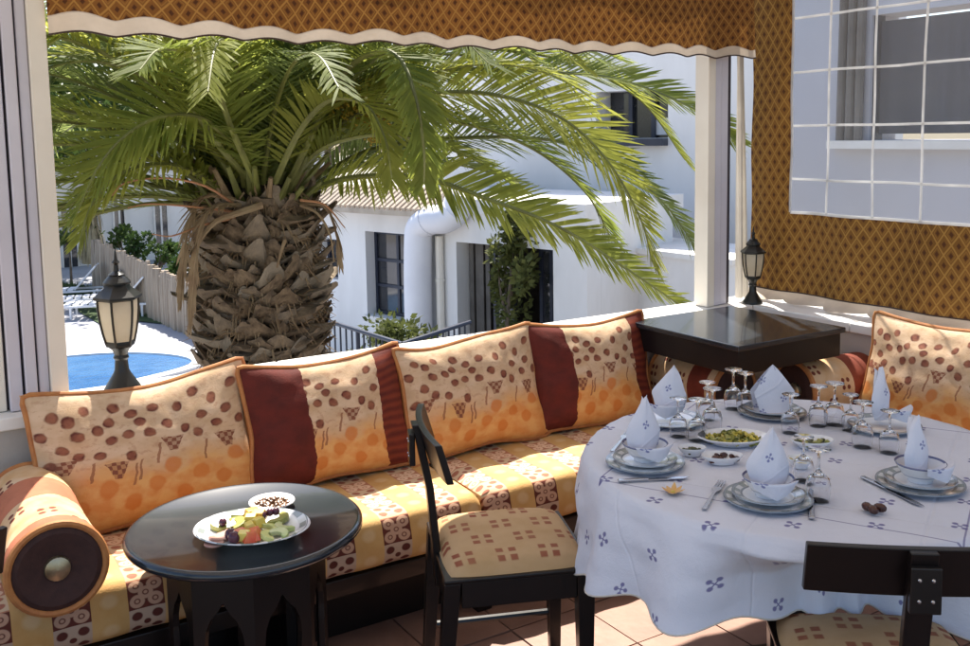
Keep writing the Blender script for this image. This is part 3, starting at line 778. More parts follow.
# garden chairs of dark metal in front of the doorway
def gchair(px, py, D, rz, lab):
    b = Dp(px, py, D); t = thing('garden_chair', (b.x, b.y, ZG), lab, 'chair', 'dark garden chairs outside the doorway', rz)
    for sx in (-.2, .2):
        MB().tube([(sx, -.2, 0), (sx, -.2, .65), (sx, .2, .65)], .015, 6).build('arm', 'navy', t); MB().tube([(sx, .22, 0), (sx, .24, .95)], .016, 6).build('leg', 'navy', t)
    MB().box(-.21, .21, -.2, .22, .43, .46).build('seat', 'navy', t)
    for k in range(4): MB().box(-.18, .18, .235, .25, .52 + .11 * k, .59 + .11 * k).build('slat', 'navy', t)
gz = [gchair(440, 330, 12.6, .5, 'dark metal garden chair left of the doorway'), gchair(470, 330, 12.9, 2.2, 'dark metal garden chair in front of the open doorway')]
for i, (px, D, ztop, rx, n, mt, sz, lab, nm) in enumerate((
        (392, 12.3, 322, .48, 1500, 'leaf2', .10, 'olive shrub in front of the tall window', 'olive_shrub'),
        (512, 13.4, 212, .30, 1500, 'leaf2', .11, 'slim bushy green tree growing before the dark doorway', 'slim_tree'))):
    b = Dp(px, 300, D); b.z = ZG; zt = Dp(px, ztop, D).z
    if i == 0: tree(nm, b, 1, (b.x, b.y, zt - .45), (rx * 1.2, rx, .5), n, sz, mt, lab, 'shrub', seed=50, trunk=.05)
    else: tree(nm, b, 1, (b.x, b.y, zt - .75), (rx, rx, .95), n, sz, mt, lab, 'tree', seed=51, trunk=.05)

# background trees
for i, (px, py, D, rad, n, mt, lab) in enumerate((
        (28, 85, 30, (4.0, 3.0, 2.4), 8500, 'leaf', 'dark dense tree at the far left behind the palm'),
        (190, 60, 30, (3.2, 3, 2.6), 7000, 'leaf', 'tall dark tree straight behind the palm crown'),
        (320, 90, 26, (2.6, 2.4, 1.9), 6500, 'leaf2', 'yellowish green tree right of the palm crown'),
        (470, 120, 27, (2.0, 1.8, 1.3), 4500, 'leaf', 'bright green tree rising behind the poolside building roof'))):
    c_ = atD(px, py, D); b = Vector((c_.x, c_.y, ZG))
    tree('garden_tree', b, 1, c_, rad, n, .24, mt, lab, 'tree', 'trees behind the palm', seed=60 + i, trunk=.2, clumps=22)

# neighbour building seen through the clear window of the curtain
nb = thing('neighbour_building', (4.0, -1, ZG), 'pale building with a dark curtained window seen through the clear curtain panel', 'building')
XN = 3.2
p00 = atX(872, 14, XN); p11 = atX(1010, 138, XN)
y0_, y1_ = p11.y, p00.y; z0_, z1_ = atX(900, 140, XN).z, atX(900, 12, XN).z
mb = MB()
mb.box(XN, XN + .35, y1_, 2.7, ZG, 6); mb.box(XN, XN + .35, -7, y0_, ZG, 6); mb.box(XN, XN + .35, y0_, y1_, ZG, z0_); mb.box(XN, XN + .35, y0_, y1_, z1_, 6)
mb.build('wall', M.setdefault('nbwall', simple('grey lavender paint', (.50, .50, .55), (.44, .44, .48), .6, .85, .2, 12, .01)), nb, world=True)
MB().box(XN + .352, XN + 5, -7, 2.7, 5.8, 6).build('roof', 'facade', nb, world=True)
MB().box(XN + .06, XN + .10, y0_ + .05, y1_ - .05, z0_ + .05, z1_ - .05).build('window', M.setdefault('greywin', simple('grey window screen', (.055, .06, .08), (.035, .04, .055), 1.5, .7, .1, 40, stretch=(1, 6, .4))), nb, world=True)
mb = MB(); mb.box(XN + .03, XN + .12, y0_ + .002, y0_ + .05, z0_, z1_); mb.box(XN + .03, XN + .12, y1_ - .04, y1_ - .002, z0_, z1_)
mb.build('window_frame', 'navy', nb, world=True)
MB().box(XN - .10, XN + .3, y0_ - .1, y1_ + .35, z0_ - .07, z0_ - .003).build('sill', 'coping', nb, world=True)
for k in range(3): MB().tube([(XN - .06, y1_ + .06 + k * .09, z0_), (XN - .05, y1_ + .05 + k * .09, 3.2)], .035, 8).build('shutter_fold', 'drab', nb, world=True)

# ------------------------------------------------------------------ the terrace shell
fl = struct(Bx(-4.9, .0, -7.5, .0, -.16, -.012).build('floor', 'grout'))
tile_me = None; T = .30
for i in range(14):
    for j in range(12):
        x0 = -4.2 + i * T; y0 = -.001 - (j + 1) * T
        if tile_me is None: tile_me = Bx(.003, T - .003, .003, T - .003, -.011, 0).mesh('tile', M['terracotta'])
        o = bpy.data.objects.new('tile', tile_me); COL.objects.link(o); o.parent = fl
        o.location = (x0, y0, rnd.uniform(-.0012, .0012))
        o.rotation_euler = (rnd.uniform(-.003, .003), rnd.uniform(-.003, .003), rnd.choice((0, PI / 2)) * 0)
struct(Bx(-4.9, .6, -7.5, .4, ZG, -.17).build('terrace_base', 'plaster'))
wb_ = thing('back_parapet', (-2, -.11, 0), 'low white parapet wall running behind the long sofa', 'wall')
Bx(-4.9, -.222, -.2, -.02, 0, .775).build('wall_body', 'backwall', wb_, world=True)
Bx(-4.9, .0, -.018, .0, 0, .775).build('outer_face', 'plaster', wb_, world=True)
x = -4.9
while x < -.24:
    x1 = min(x + .78, -.222)
    Bx(x + .0015, x1 - .0015, -.225, .022, .777, .82).build('coping_slab', 'coping', wb_, world=True, bevel=.006); x = x1
wr = thing('side_parapet', (-.1, -2, 0), 'low parapet under the patterned curtain at the right', 'wall')
Bx(-.2, -.002, -4.2, -.02, 0, .775).build('wall_body', 'backwall', wr, world=True)
y = .022
while y > -4.2:
    y1 = y - .8
    Bx(-.22, .022, y1 + .0015, y - .0015, .777, .82).build('coping_slab', 'coping', wr, world=True, bevel=.006); y = y1

# posts: bundles of folded frame profiles
def folded_post(name, label, strips, y0, y1, z1, group='frame posts of the terrace'):
    b = thing(name, ((strips[0][0] + strips[-1][1]) / 2, (y0 + y1) / 2, .82), label, 'post', group)
    for (a, c, mt, dy) in strips: Bx(a, c, y0 + dy, y1, .822, z1).build('frame_profile' if mt != 'seam' else 'seal', mt, b, world=True, bevel=(.004 if mt != 'seam' else 0))
    return b
lp = folded_post('frame_post', 'thick cream and grey post of folded frames at the far left', [
    (-3.62, -3.515, 'cream_alu', .03), (-3.514, -3.508, 'seam', .05), (-3.507, -3.468, 'grey_alu', .01), (-3.467, -3.461, 'seam', .04), (-3.460, -3.425, 'grey_alu', 0),
    (-3.424, -3.420, 'seam', .03), (-3.419, -3.388, 'grey_alu', .012), (-3.387, -3.334, 'cream_alu', -.01)], -.18, -.04, 2.6)
rp = folded_post('frame_post', 'cream and grey post of folded frames beside the corner curtain', [
    (-.448, -.400, 'cream_alu', -.01), (-.399, -.395, 'seam', .03), (-.394, -.352, 'grey_alu', 0), (-.351, -.348, 'seam', .03), (-.347, -.300, 'grey_alu', .008), (-.299, -.272, 'seam', .02)], -.13, -.05, 2.6)

# patterned valances, one per bay
def valance(x0, x1, label, seed):
    t = thing('valance', ((x0 + x1) / 2, -.2, 2.42), label, 'valance', 'valances over the terrace openings')
    L = x1 - x0; nx = int(L / .012); P_ = .205
    def prof(x): return .016 * abs(math.sin((x - x0) / P_ * PI + .25 * nz(x * 3, seed))) ** 1.3 + .010 * nz(x * 2.1, seed + 3)
    def yy(x, k): return -.205 + .020 * math.sin(x * 9.5 + 2 * nz(x * 2, seed)) * k + .012 * nz(x * 6, seed) * k
    zb = 2.005
    def f1(u, v): x = x0 + L * u; zl_ = zb + .036 + 1.35 * prof(x) + (.022 * max(0, 1 - (x - x0) / .7)); z = 2.42 + (zl_ - 2.42) * v; return (x, yy(x, .35 + .65 * v), z)
    def f2(u, v): x = x0 + L * u; zt = zb + .036 + 1.35 * prof(x) + (.022 * max(0, 1 - (x - x0) / .7)); z = zt + (zb + prof(x) * .9 - zt) * v; return (x, yy(x, 1) - .0015 - .004 * v, z)
    MB().grid(f1, nx, 10, lambda u, v: (u * L, v * .42)).build('patterned_cloth', 'valance', t, world=True)
    MB().grid(f2, nx, 2).build('cream_band', 'cream_cloth', t, world=True)
    MB().tube([(lambda p: (p[0], p[1] - .001, p[2]))(f2(i / nx, 1)) for i in range(nx + 1)], .0035, 6).build('binding', 'wood2', t, world=True)
    MB().tube([(x0, -.2, 2.425), (x1, -.2, 2.425)], .014, 8).build('rail', 'cream_alu', t, world=True)
valance(-3.33, -.235, 'brown patterned valance with scalloped cream hem across the main opening', 1)
valance(-4.85, -3.66, 'brown patterned valance over the next bay left of the frame', 9)

# patterned curtain on the right side with a clear gridded window
ct = thing('patterned_curtain', (-.03, -.9, .84), 'brown lozenge-patterned curtain with a clear gridded window at the right', 'curtain')
Yl, Y0w, Y1w, Zw0, Zw1, Yend = -.0, -.276, -1.50, 1.268, 2.46, -3.2
def cx_(y, z): return -.028 + .011 * math.sin(y * 14 + .6) * min(1, (2.6 - z)) + .014 * nz(y * 4, z * 2) + .008 * nz(y * 11, z * 3)
def cpanel(ya, yb, za, zb, mb, du=.02):
    ny = max(2, int(abs(yb - ya) / du)); nz_ = max(2, int(abs(zb - za) / .05))
    mb.grid(lambda u, v: (cx_(ya + (yb - ya) * u, za + (zb - za) * v), ya + (yb - ya) * u, za + (zb - za) * v), ny, nz_, lambda u, v: (ya + (yb - ya) * u, za + (zb - za) * v))
mb = MB(); Zh = .872
for a in ((-.02, Y0w, Zh, 2.5), (Y0w, Y1w, Zh, Zw0), (Y1w, Yend, Zh, 2.5), (Y0w, Y1w, Zw1, 2.5)): cpanel(*a, mb)
mb.build('patterned_cloth', 'drape', ct, world=True)
mb = MB(); mb.grid(lambda u, v: (cx_(Y0w + (Y1w - Y0w) * u, Zw0 + (Zw1 - Zw0) * v) + .002 + .003 * nz(u * 5, v * 5), Y0w + (Y1w - Y0w) * u, Zw0 + (Zw1 - Zw0) * v), 30, 24)
mb.build('clear_window', 'plasticfilm', ct, world=True)
gy = [Y0w, -.493, -.737, -.984, -1.23, Y1w]; gz_ = [Zw0, 1.43, 1.686, 1.94, 2.196, Zw1]
def strap(pts, w, vert):
    m_ = MB(); vs = []; fs = []
    for i, (y, z) in enumerate(pts):
        x = cx_(y, z) - .003
        if vert: vs += [(x, y - w, z), (x, y + w, z), (x - .002, y + w, z), (x - .002, y - w, z)]
        else: vs += [(x, y, z - w), (x, y, z + w), (x - .002, y, z + w), (x - .002, y, z - w)]
        if i:
            b = 4 * (i - 1)
            for k in range(4): fs.append((b + k, b + (k + 1) % 4, b + 4 + (k + 1) % 4, b + 4 + k))
    return m_.add(vs, fs)
for i, y in enumerate(gy): strap([(y + .003 * nz(z_ * 3, i), z_) for z_ in np.linspace(Zw0, Zw1, 14)], .0056 if 0 < i < 5 else .007, True).build('white_strap', 'strap', ct, world=True)
for i, z in enumerate(gz_): strap([(y_, z + .004 * nz(y_ * 3, i)) for y_ in np.linspace(Y0w, Y1w, 18)], .0056 if 0 < i < 5 else .007, False).build('white_strap', 'strap', ct, world=True)
# scalloped cream hem spreading on the coping
mb = MB(); L = -.02 - Yend; ns = int(L / .01)
def hem(u, v):
    y = -.02 - L * u; sc_ = abs(math.sin(y / .24 * PI + .4)) ** .8
    x = cx_(y, Zh) - .003 - v * (.03 + .055 * sc_); z = Zh - v * (.018 + .012 * sc_) - .014 * (v * v)
    return (x, y, max(z + .012 * math.sin(y * 26) * v * .5, .829))
mb.grid(hem, ns, 5); mb.build('scalloped_hem', 'cream_cloth', ct, world=True)
mb = MB(); mb.tube([Vector(hem(i / ns, 0)) + Vector((-.002, 0, .003)) for i in range(ns + 1)], .003, 6).build('binding', 'wood2', ct, world=True)
MB().tube([(-.03, -.02, 2.505), (-.03, -3.2, 2.505)], .013, 8).build('rail', 'cream_alu', ct, world=True)

# white tied curtain in the corner
wc = thing('white_curtain', (-.17, -.13, .82), 'narrow white curtain gathered and tied beside the right post', 'curtain')
def wcf(u, v):
    z = 2.45 - (2.45 - .835) * v
    w = .018 + .055 * max(0, v - .25) ** 1.1
    x = -.215 + .012 * v + w * u * 1.5
    return (x, -.10 + .014 * math.sin(u * 14 + v * 2) - .006 * math.sin(u * 30), z)
MB().grid(wcf, 22, 30).build('cloth', 'white_cloth', wc, world=True)
MB().tube([(-.225 + .06 * (.5 + .5 * math.cos(a)), -.10 + .022 * math.sin(a), 2.165) for a in np.linspace(0, 2 * PI, 13)[:-1]], .008, 6, closed=True).build('tie', 'seam', wc, world=True)

# unseen awning roof and beams, guessed: blocks the sun, bounces soft light
aw = thing('unseen_awning', (-2.4, -2, 2.5), 'unseen awning guessed over the whole terrace, cream canvas chosen for its bounce light', 'awning')
mb = MB(); mb.grid(lambda u, v: (-4.9 + 4.95 * u, -.02 - 4.3 * v, 2.52 + .35 * v + .015 * math.sin(v * 30)), 12, 40, lambda u, v: (4.9 * u, 4.3 * v)); mb.build('cloth', 'canvas', aw, world=True)
for x in (-4.85, -3.47, -1.85, -.37): Bx(x - .03, x + .03, -4.3, -.05, 2.455, 2.505).build('beam', 'cream_alu', aw, world=True, bevel=.005)

# ------------------------------------------------------------------ the palm
pb = Vector((-1.57, 3.05, ZG))
palm = thing('palm_tree', pb, 'big date palm with a thick scaly trunk and arching fronds behind the parapet', 'palm tree')
zc = 1.22
def tr_r(z):
    k = (z - ZG) / (zc - ZG)
    return .335 + .05 * (1 - k) ** 2 + .035 * math.exp(-((z - .6) / .4) ** 2)
MB().lathe([(tr_r(ZG + (zc - ZG) * i / 24) - .03, ZG + (zc - ZG) * i / 24) for i in range(25)] + [(.25, zc + .12), (.02, zc + .25)], 24, o=(pb.x, pb.y, 0)).build('trunk', 'trunkcore', palm, world=True)
lbm = []
for k in range(5):
    rr = random.Random(k); mb = MB(); w = .092; vs = []; fs = []
    # a cut leaf base: wide fibrous wedge ending in an upturned, slightly cupped stub
    prof = [(0, 0, 1.0, .045), (.05, .004, 1., .042), (.095, .022, .85, .034), (.135 + .05 * rr.random(), .045 + .05 * rr.random(), .30 + .2 * rr.random(), .014)]
    for (ox, oz, kw, th) in prof:
        for (sx, dz) in ((-1, .0), (-.5, .018), (0, .026), (.5, .018), (1, 0)): vs.append((sx * w * kw + rr.uniform(-.006, .006), ox + rr.uniform(-.006, .006), oz + dz + th / 2))
        for (sx, dz) in ((1, 0), (0, .004), (-1, 0)): vs.append((sx * w * kw * .9, ox - .012, oz + dz - th / 2))
    for i in range(3):
        for j in range(8): fs.append((i * 8 + j, i * 8 + (j + 1) % 8, (i + 1) * 8 + (j + 1) % 8, (i + 1) * 8 + j))
    fs.append(tuple(range(24, 32)))
    lbm.append(mb.add(vs, fs).mesh('leaf_base', M['leafbase'], 40))
rr = random.Random(11)
nb_ = 0
for row in range(40):
    z = zc - .02 - row * .070
    if z < -.28: break
    n = 20
    for j in range(n):
        a = (j + .5 * (row % 2)) / n * 2 * PI + row * .13
        if math.cos(a - math.atan2(CAM.y - pb.y, CAM.x - pb.x)) < -.15: continue
        if nb_ >= 298: break
        r = tr_r(z) - .035
        o = bpy.data.objects.new('leaf_base', lbm[rr.randrange(5)]); COL.objects.link(o); o.parent = palm
        o.location = (r * math.cos(a), r * math.sin(a), z - ZG + rr.uniform(-.015, .015))
        o.rotation_euler = (R(rr.uniform(-22, 26)), R(rr.uniform(-22, 22)), a - PI / 2 + R(rr.uniform(-20, 20)))
        s_ = rr.uniform(.85, 1.3); o.scale = (s_ * rr.uniform(.75, 1.15), s_ * rr.uniform(.6, 1.25), s_ * rr.uniform(.8, 1.1)); nb_ += 1
# loose fibre and dead stubs over the trunk
mb = MB()
for i in range(1100):
    a = math.atan2(CAM.y - pb.y, CAM.x - pb.x) + rr.uniform(-1.7, 1.7); z = rr.uniform(-.9, zc + .1); r = tr_r(z) + .02
    p = Vector((pb.x + r * math.cos(a), pb.y + r * math.sin(a), z)); d = Vector((math.cos(a) * rr.uniform(.2, 1), math.sin(a) * rr.uniform(.2, 1), rr.uniform(-1.4, .6))).normalized()
    mb.tube([p, p + d * .06, p + d * rr.uniform(.09, .17) + Vector((0, 0, -.03))], [.009, .006, .001], 3, caps=False)
mb.build('trunk_fibre', 'dry', palm, world=True, kind='stuff')

def frond(path, mat='frond', seed=0, w0=.030, ll=.42, ang=58, droop=.12, name='frond', face=0., vee=.35, dense=1.25):
    rr = random.Random(seed)
    L = sum((Vector(path[i + 1]) - Vector(path[i])).length for i in range(len(path) - 1))
    N_ = int(L / .034 * dense); pts = cr(path, N_)
    mb = MB()
    rk = pts[::3] + ([pts[-1]] if N_ % 3 else [])
    mb.tube(rk, [max(.003, w0 * (1 - .88 * i / len(rk)) ** .9) for i in range(len(rk))], 6)
    rach = mb.build(name, 'petiole' if mat != 'dry' else 'dry', palm, world=True)
    V_ = []; F_ = []
    for i in range(int(N_ * .07), N_ + 1):
        t = i / N_; p = pts[i]; tg = (pts[min(i + 1, N_)] - pts[max(i - 1, 0)]).normalized()
        sd = tg.cross(Vector((0, 0, 1)))
        if sd.length < .2: sd = tg.cross(_F)
        sd.normalize(); up = sd.cross(tg).normalized()
        if up.z < 0: up = -up
        if face:
            q_ = Matrix.Rotation(face, 3, tg); sd = q_ @ sd; up = q_ @ up
        ln = ll * (min(1, max(.02, (t - .03)) * 5) ** .6) * (1 - .62 * max(0, t - .35) / .65) * rr.uniform(.85, 1.1)
        al = R(ang - 26 * t + rr.uniform(-6, 6))
        for s_ in (-1, 1):
            if rr.random() < .03: continue
            v = vee + rr.uniform(-.25, .25)
            d = (tg * math.cos(al) + (sd * s_ * math.cos(v) + up * math.sin(v)) * math.sin(al)).normalized()
            wdir = tg.cross(d).normalized().cross(d).normalized()
            w = .0098 * (1 if t < .8 else .8)
            dr = Vector((0, 0, -1)) * ln * (droop + rr.uniform(0, .09))
            a = p; b_ = p + d * ln * .4 + dr * .2; c_ = p + d * ln * .75 + dr * .6; e = p + d * ln + dr
            b0 = len(V_)
            V_ += [a + wdir * w * .5, a - wdir * w * .5, b_ + wdir * w, b_ - wdir * w, c_ + wdir * w * .75, c_ - wdir * w * .75, e]
            F_ += [(b0, b0 + 1, b0 + 3, b0 + 2), (b0 + 2, b0 + 3, b0 + 5, b0 + 4), (b0 + 4, b0 + 5, b0 + 6)]
    lf = MB().add(V_, F_).build('leaflets', mat, rach, world=False, smooth=False)
    me = lf.data; off = np.array(palm.location, dtype=float)
    co = np.empty(len(me.vertices) * 3); me.vertices.foreach_get('co', co); co = co.reshape(-1, 3) - off
    me.vertices.foreach_set('co', co.ravel()); me.update()
    return rach
def PD(*pts): return [atD(x, y, D) for x, y, D in pts]
key = [
    # the great arch over to the right
    (PD((290, 190, 6.9), (335, 130, 6.7), (395, 100, 6.5), (480, 93, 6.4), (555, 115, 6.35), (605, 158, 6.35), (640, 218, 6.4), (652, 262, 6.5)), 'frond', .46),
    # lower right, sweeping down to the parapet corner
    (PD((300, 195, 6.9), (350, 178, 6.5), (420, 178, 6.2), (490, 200, 6.0), (560, 228, 5.9), (625, 268, 5.9), (690, 312, 6.0)), 'frond', .33),
    # high right, running level under the valance
    (PD((290, 180, 7.1), (350, 110, 7.1), (430, 72, 7.1), (540, 72, 7.0), (620, 80, 7.0), (700, 112, 7.0), (735, 140, 7.0)), 'frond', .42),
    # second right, behind the great arch
    (PD((300, 190, 7.2), (370, 150, 7.4), (460, 138, 7.5), (550, 140, 7.6), (610, 160, 7.6), (665, 205, 7.7), (705, 262, 7.7)), 'frond2', .42),
    # left arch
    (PD((245, 190, 6.8), (236, 150, 6.5), (205, 120, 6.2), (165, 116, 6.0), (128, 134, 5.9), (98, 168, 5.9), (76, 215, 6.0)), 'frond', .46),
    (PD((240, 190, 7.2), (205, 130, 7.4), (150, 90, 7.5), (100, 84, 7.6), (62, 110, 7.6), (44, 150, 7.6)), 'frond2', .5),
    (PD((245, 185, 7.3), (200, 100, 7.6), (140, 56, 7.7), (90, 52, 7.8), (50, 75, 7.8), (30, 110, 7.8)), 'frond2', .5),
    # left low ones
    (PD((230, 195, 6.8), (190, 170, 6.6), (150, 165, 6.4), (115, 178, 6.3), (92, 205, 6.3), (80, 240, 6.3)), 'frond', .30),
    # hanging one towards the viewer in the middle
    (PD((290, 180, 6.7), (340, 80, 6.2), (375, 52, 5.8), (400, 60, 5.5), (416, 100, 5.3), (424, 150, 5.25), (424, 182, 5.3)), 'frond', .30),
    (PD((270, 180, 6.9), (285, 90, 6.8), (320, 40, 6.7), (370, 40, 6.7), (410, 68, 6.7), (440, 115, 6.7), (455, 150, 6.7)), 'frond', .44),
    (PD((285, 190, 6.9), (320, 150, 6.6), (370, 135, 6.4), (420, 140, 6.3), (475, 160, 6.2), (520, 190, 6.2)), 'frond', .34),
    (PD((300, 195, 7.1), (340, 172, 7.2), (400, 160, 7.3), (460, 165, 7.3), (520, 182, 7.3)), 'frond2', .34),
    (PD((285, 185, 7.2), (330, 90, 7.3), (400, 50, 7.3), (480, 48, 7.3), (570, 62, 7.3), (640, 100, 7.3), (685, 160, 7.3)), 'frond', .42),
    (PD((290, 188, 7.1), (340, 130, 7.1), (400, 118, 7.0), (470, 125, 7.0), (535, 150, 7.0), (585, 192, 7.0), (612, 240, 7.1)), 'frond', .40),
    (PD((240, 186, 7.0), (215, 140, 6.9), (175, 135, 6.9), (135, 150, 6.9), (105, 185, 6.9)), 'frond', .36),
    # uprights through the crown
    (PD((265, 180, 6.8), (262, 110, 6.6), (250, 50, 6.4), (225, 0, 6.2), (190, -40, 6.0)), 'frond', .5),
    (PD((270, 180, 6.9), (280, 110, 6.9), (300, 45, 6.9), (340, -20, 6.9), (400, -60, 6.9)), 'frond', .5),
    (PD((255, 180, 7.0), (230, 115, 7.1), (190, 50, 7.2), (140, 5, 7.3), (80, -10, 7.4)), 'frond', .5),
    (PD((250, 180, 6.7), (215, 140, 6.4), (160, 60, 6.1), (100, 25, 5.9), (55, 40, 5.8), (20, 80, 5.8)), 'frond', .46),
    (PD((275, 180, 7.2), (310, 100, 7.5), (370, 30, 7.8), (450, 5, 8.0), (540, 20, 8.2), (620, 60, 8.3)), 'frond', .46),
    (PD((255, 182, 6.6), (232, 130, 6.2), (215, 85, 5.8), (190, 55, 5.4), (160, 50, 5.1), (140, 70, 4.9)), 'frond', .40),
    (PD((275, 182, 6.6), (300, 130, 6.3), (330, 100, 6.1), (365, 105, 5.9), (385, 140, 5.8), (392, 178, 5.8)), 'frond', .34),
]
for i, (pth, mt, ll) in enumerate(key): frond(pth, mt, seed=i + 1, ll=ll * 1.12, w0=.024, droop=.04, vee=.30, face=(.75, .75, .5, .5, -.75, -.5, -.5, -.6)[i] if i < 8 else 0, dense=1.9)
# the rest of the crown
cr0 = Vector((pb.x, pb.y, zc)); ga = 2.39996; cnt = 0
rr = random.Random(5)
for i in range(260):
    az = i * ga; el = R(88 - 82 * ((i % 50) / 50) ** .9); L = rr.uniform(2.3, 3.1)
    d = Vector((math.cos(az) * math.cos(el), math.sin(az) * math.cos(el), math.sin(el)))
    p = cr0 + Vector((d.x, d.y, 0)) * .22; pth = [p.copy()]; e = el; bend = R(rr.uniform(85, 125)); st = 7
    for k in range(st):
        e -= bend / st * (.4 + 1.2 * k / st); p = p + Vector((math.cos(az) * math.cos(e), math.sin(az) * math.cos(e), math.sin(e))) * L / st; pth.append(p.copy())
    bad = False
    for q in pth[3:]:
        if q.y < .45 and q.z < 2.9: bad = True
        x_, y_, dd_ = proj(q)
        if dd_ > .3 and ((330 < x_ < 700 and y_ > 135) or (60 < x_ < 200 and y_ > 150) or (180 <= x_ <= 330 and y_ > 185)): bad = True
    if bad: continue
    frond(pth, 'frond' if rr.random() < .6 else 'frond2', seed=100 + i, ll=.42, w0=.022, dense=1.3, vee=.3); cnt += 1
    if cnt > 64: break
print('generic fronds', cnt, 'leaf bases', nb_)
# cut petioles at the crown, dead drooping frond, orange fruit stalks, yellow blossom
for i in range(34):
    a = i * ga; r0 = .26
    d = Vector((math.cos(a), math.sin(a), rr.uniform(.5, 1.6))).normalized(); p = cr0 + Vector((math.cos(a) * r0, math.sin(a) * r0, rr.uniform(-.12, .12)))
    MB().tube([p, p + d * .16, p + d * .34 + Vector((0, 0, .02))], [.034, .024, .015], 6).build('petiole', 'petiole' if i % 3 else 'dry', palm, world=True)
for i, pth in enumerate((PD((235, 200, 6.6), (205, 196, 6.5), (190, 222, 6.45), (183, 262, 6.45), (180, 300, 6.5)), PD((240, 205, 6.6), (212, 208, 6.4), (198, 238, 6.35), (193, 285, 6.4), (190, 325, 6.45)), PD((300, 204, 6.7), (325, 206, 6.7), (336, 232, 6.7), (340, 262, 6.75)))):
    frond(pth, 'dry', seed=300 + i, ll=.20, w0=.016, ang=32, droop=.25, dense=1.2, vee=.1)
for pth, mt, w in ((PD((262, 205, 6.55), (235, 214, 6.5), (215, 222, 6.45), (200, 240, 6.4), (190, 262, 6.4)), 'dry', .026), (PD((285, 240, 6.5), (281, 252, 6.48), (277, 268, 6.46)), 'dry', .014),
                   (PD((300, 205, 6.6), (318, 214, 6.6), (330, 235, 6.6), (334, 262, 6.6)), 'dry', .012), (PD((300, 200, 6.6), (325, 205, 6.6), (345, 228, 6.6)), 'stalk', .010),
                   (PD((235, 205, 6.6), (205, 186, 6.4), (165, 178, 6.3), (125, 183, 6.2), (112, 196, 6.2)), 'stalk', .009),
                   (PD((235, 212, 6.6), (195, 207, 6.4), (150, 204, 6.3), (128, 208, 6.2)), 'stalk', .009), (PD((235, 218, 6.6), (200, 226, 6.4), (172, 236, 6.3), (152, 234, 6.2)), 'stalk', .008)):
    MB().tube(cr(pth, 12), [w * (1 - .6 * i / 12) for i in range(13)], 6).build('stalk', mt, palm, world=True)
for (px, py, D, r) in ((345, 92, 6.6, .17), (362, 108, 6.7, .13), (372, 128, 6.8, .12)):
    c_ = atD(px, py, D); mb = MB()
    for i in range(240):
        q = Vector((rr.gauss(0, 1), rr.gauss(0, 1), rr.gauss(0, 1))).normalized() * r * rr.uniform(.5, 1.1); p = c_ + q; s_ = .011
        mb.add([p + Vector((s_, 0, 0)), p + Vector((0, s_, 0)), p + Vector((-s_, 0, 0)), p + Vector((0, -s_, 0)), p + Vector((0, 0, s_)), p + Vector((0, 0, -s_))],
               [(0, 1, 4), (1, 2, 4), (2, 3, 4), (3, 0, 4), (1, 0, 5), (2, 1, 5), (3, 2, 5), (0, 3, 5)])
        if i % 6 == 0: mb.tube([c_ + Vector((0, 0, -.05)), p], .003, 3, caps=False)
    mb.build('blossom_cluster', 'yellow', palm, world=True, smooth=False)

# ------------------------------------------------------------------ lanterns on the coping
def lantern(loc, label, k=1.):
    t = thing('lantern', loc, label, 'lantern', 'cast lanterns on the parapet')
    hx = 6
    def L_(prof, n=hx, **a): return MB().lathe([(r * k, z * k) for r, z in prof], n, **a)
    L_([(.062, 0), (.062, .012), (.050, .030), (.030, .062), (.024, .075), (.021, .11), (.026, .118), (.022, .128), (.028, .145), (.038, .155)], 16).build('pedestal', 'iron', t)
    L_([(.034, .156), (.044, .168), (.053, .205), (.060, .245), (.064, .285), (.065, .318), (.060, .322)], hx, caps=True).build('glass_body', 'frost', t)
    for i in range(hx):
        a = 2 * PI * i / hx
        MB().tube([(r_ * k * math.cos(a), r_ * k * math.sin(a), z_ * k) for r_, z_ in ((.046, .168), (.055, .205), (.062, .245), (.066, .285), (.067, .320))], .0042 * k, 6).build('rib', 'iron', t)
    L_([(.046, .158), (.049, .166), (.047, .176), (.040, .178)], hx).build('lower_ring', 'iron', t)
    L_([(.066, .316), (.080, .322), (.080, .330), (.060, .346), (.044, .360), (.040, .372)], hx).build('roof', 'iron', t)
    L_([(.046, .372), (.046, .378), (.034, .392), (.026, .400), (.028, .404), (.010, .414), (.008, .436), (.014, .444), (.006, .454), (.003, .480), (.0, .492)], 12).build('finial', 'iron', t)
    return t
lantern((-3.150, -.10, .821), 'black lantern with frosted cream panes standing on the parapet left of the palm', 1.0)
lantern((-.185, -.185, .821), 'smaller black lantern on the parapet against the white corner curtain', .78)

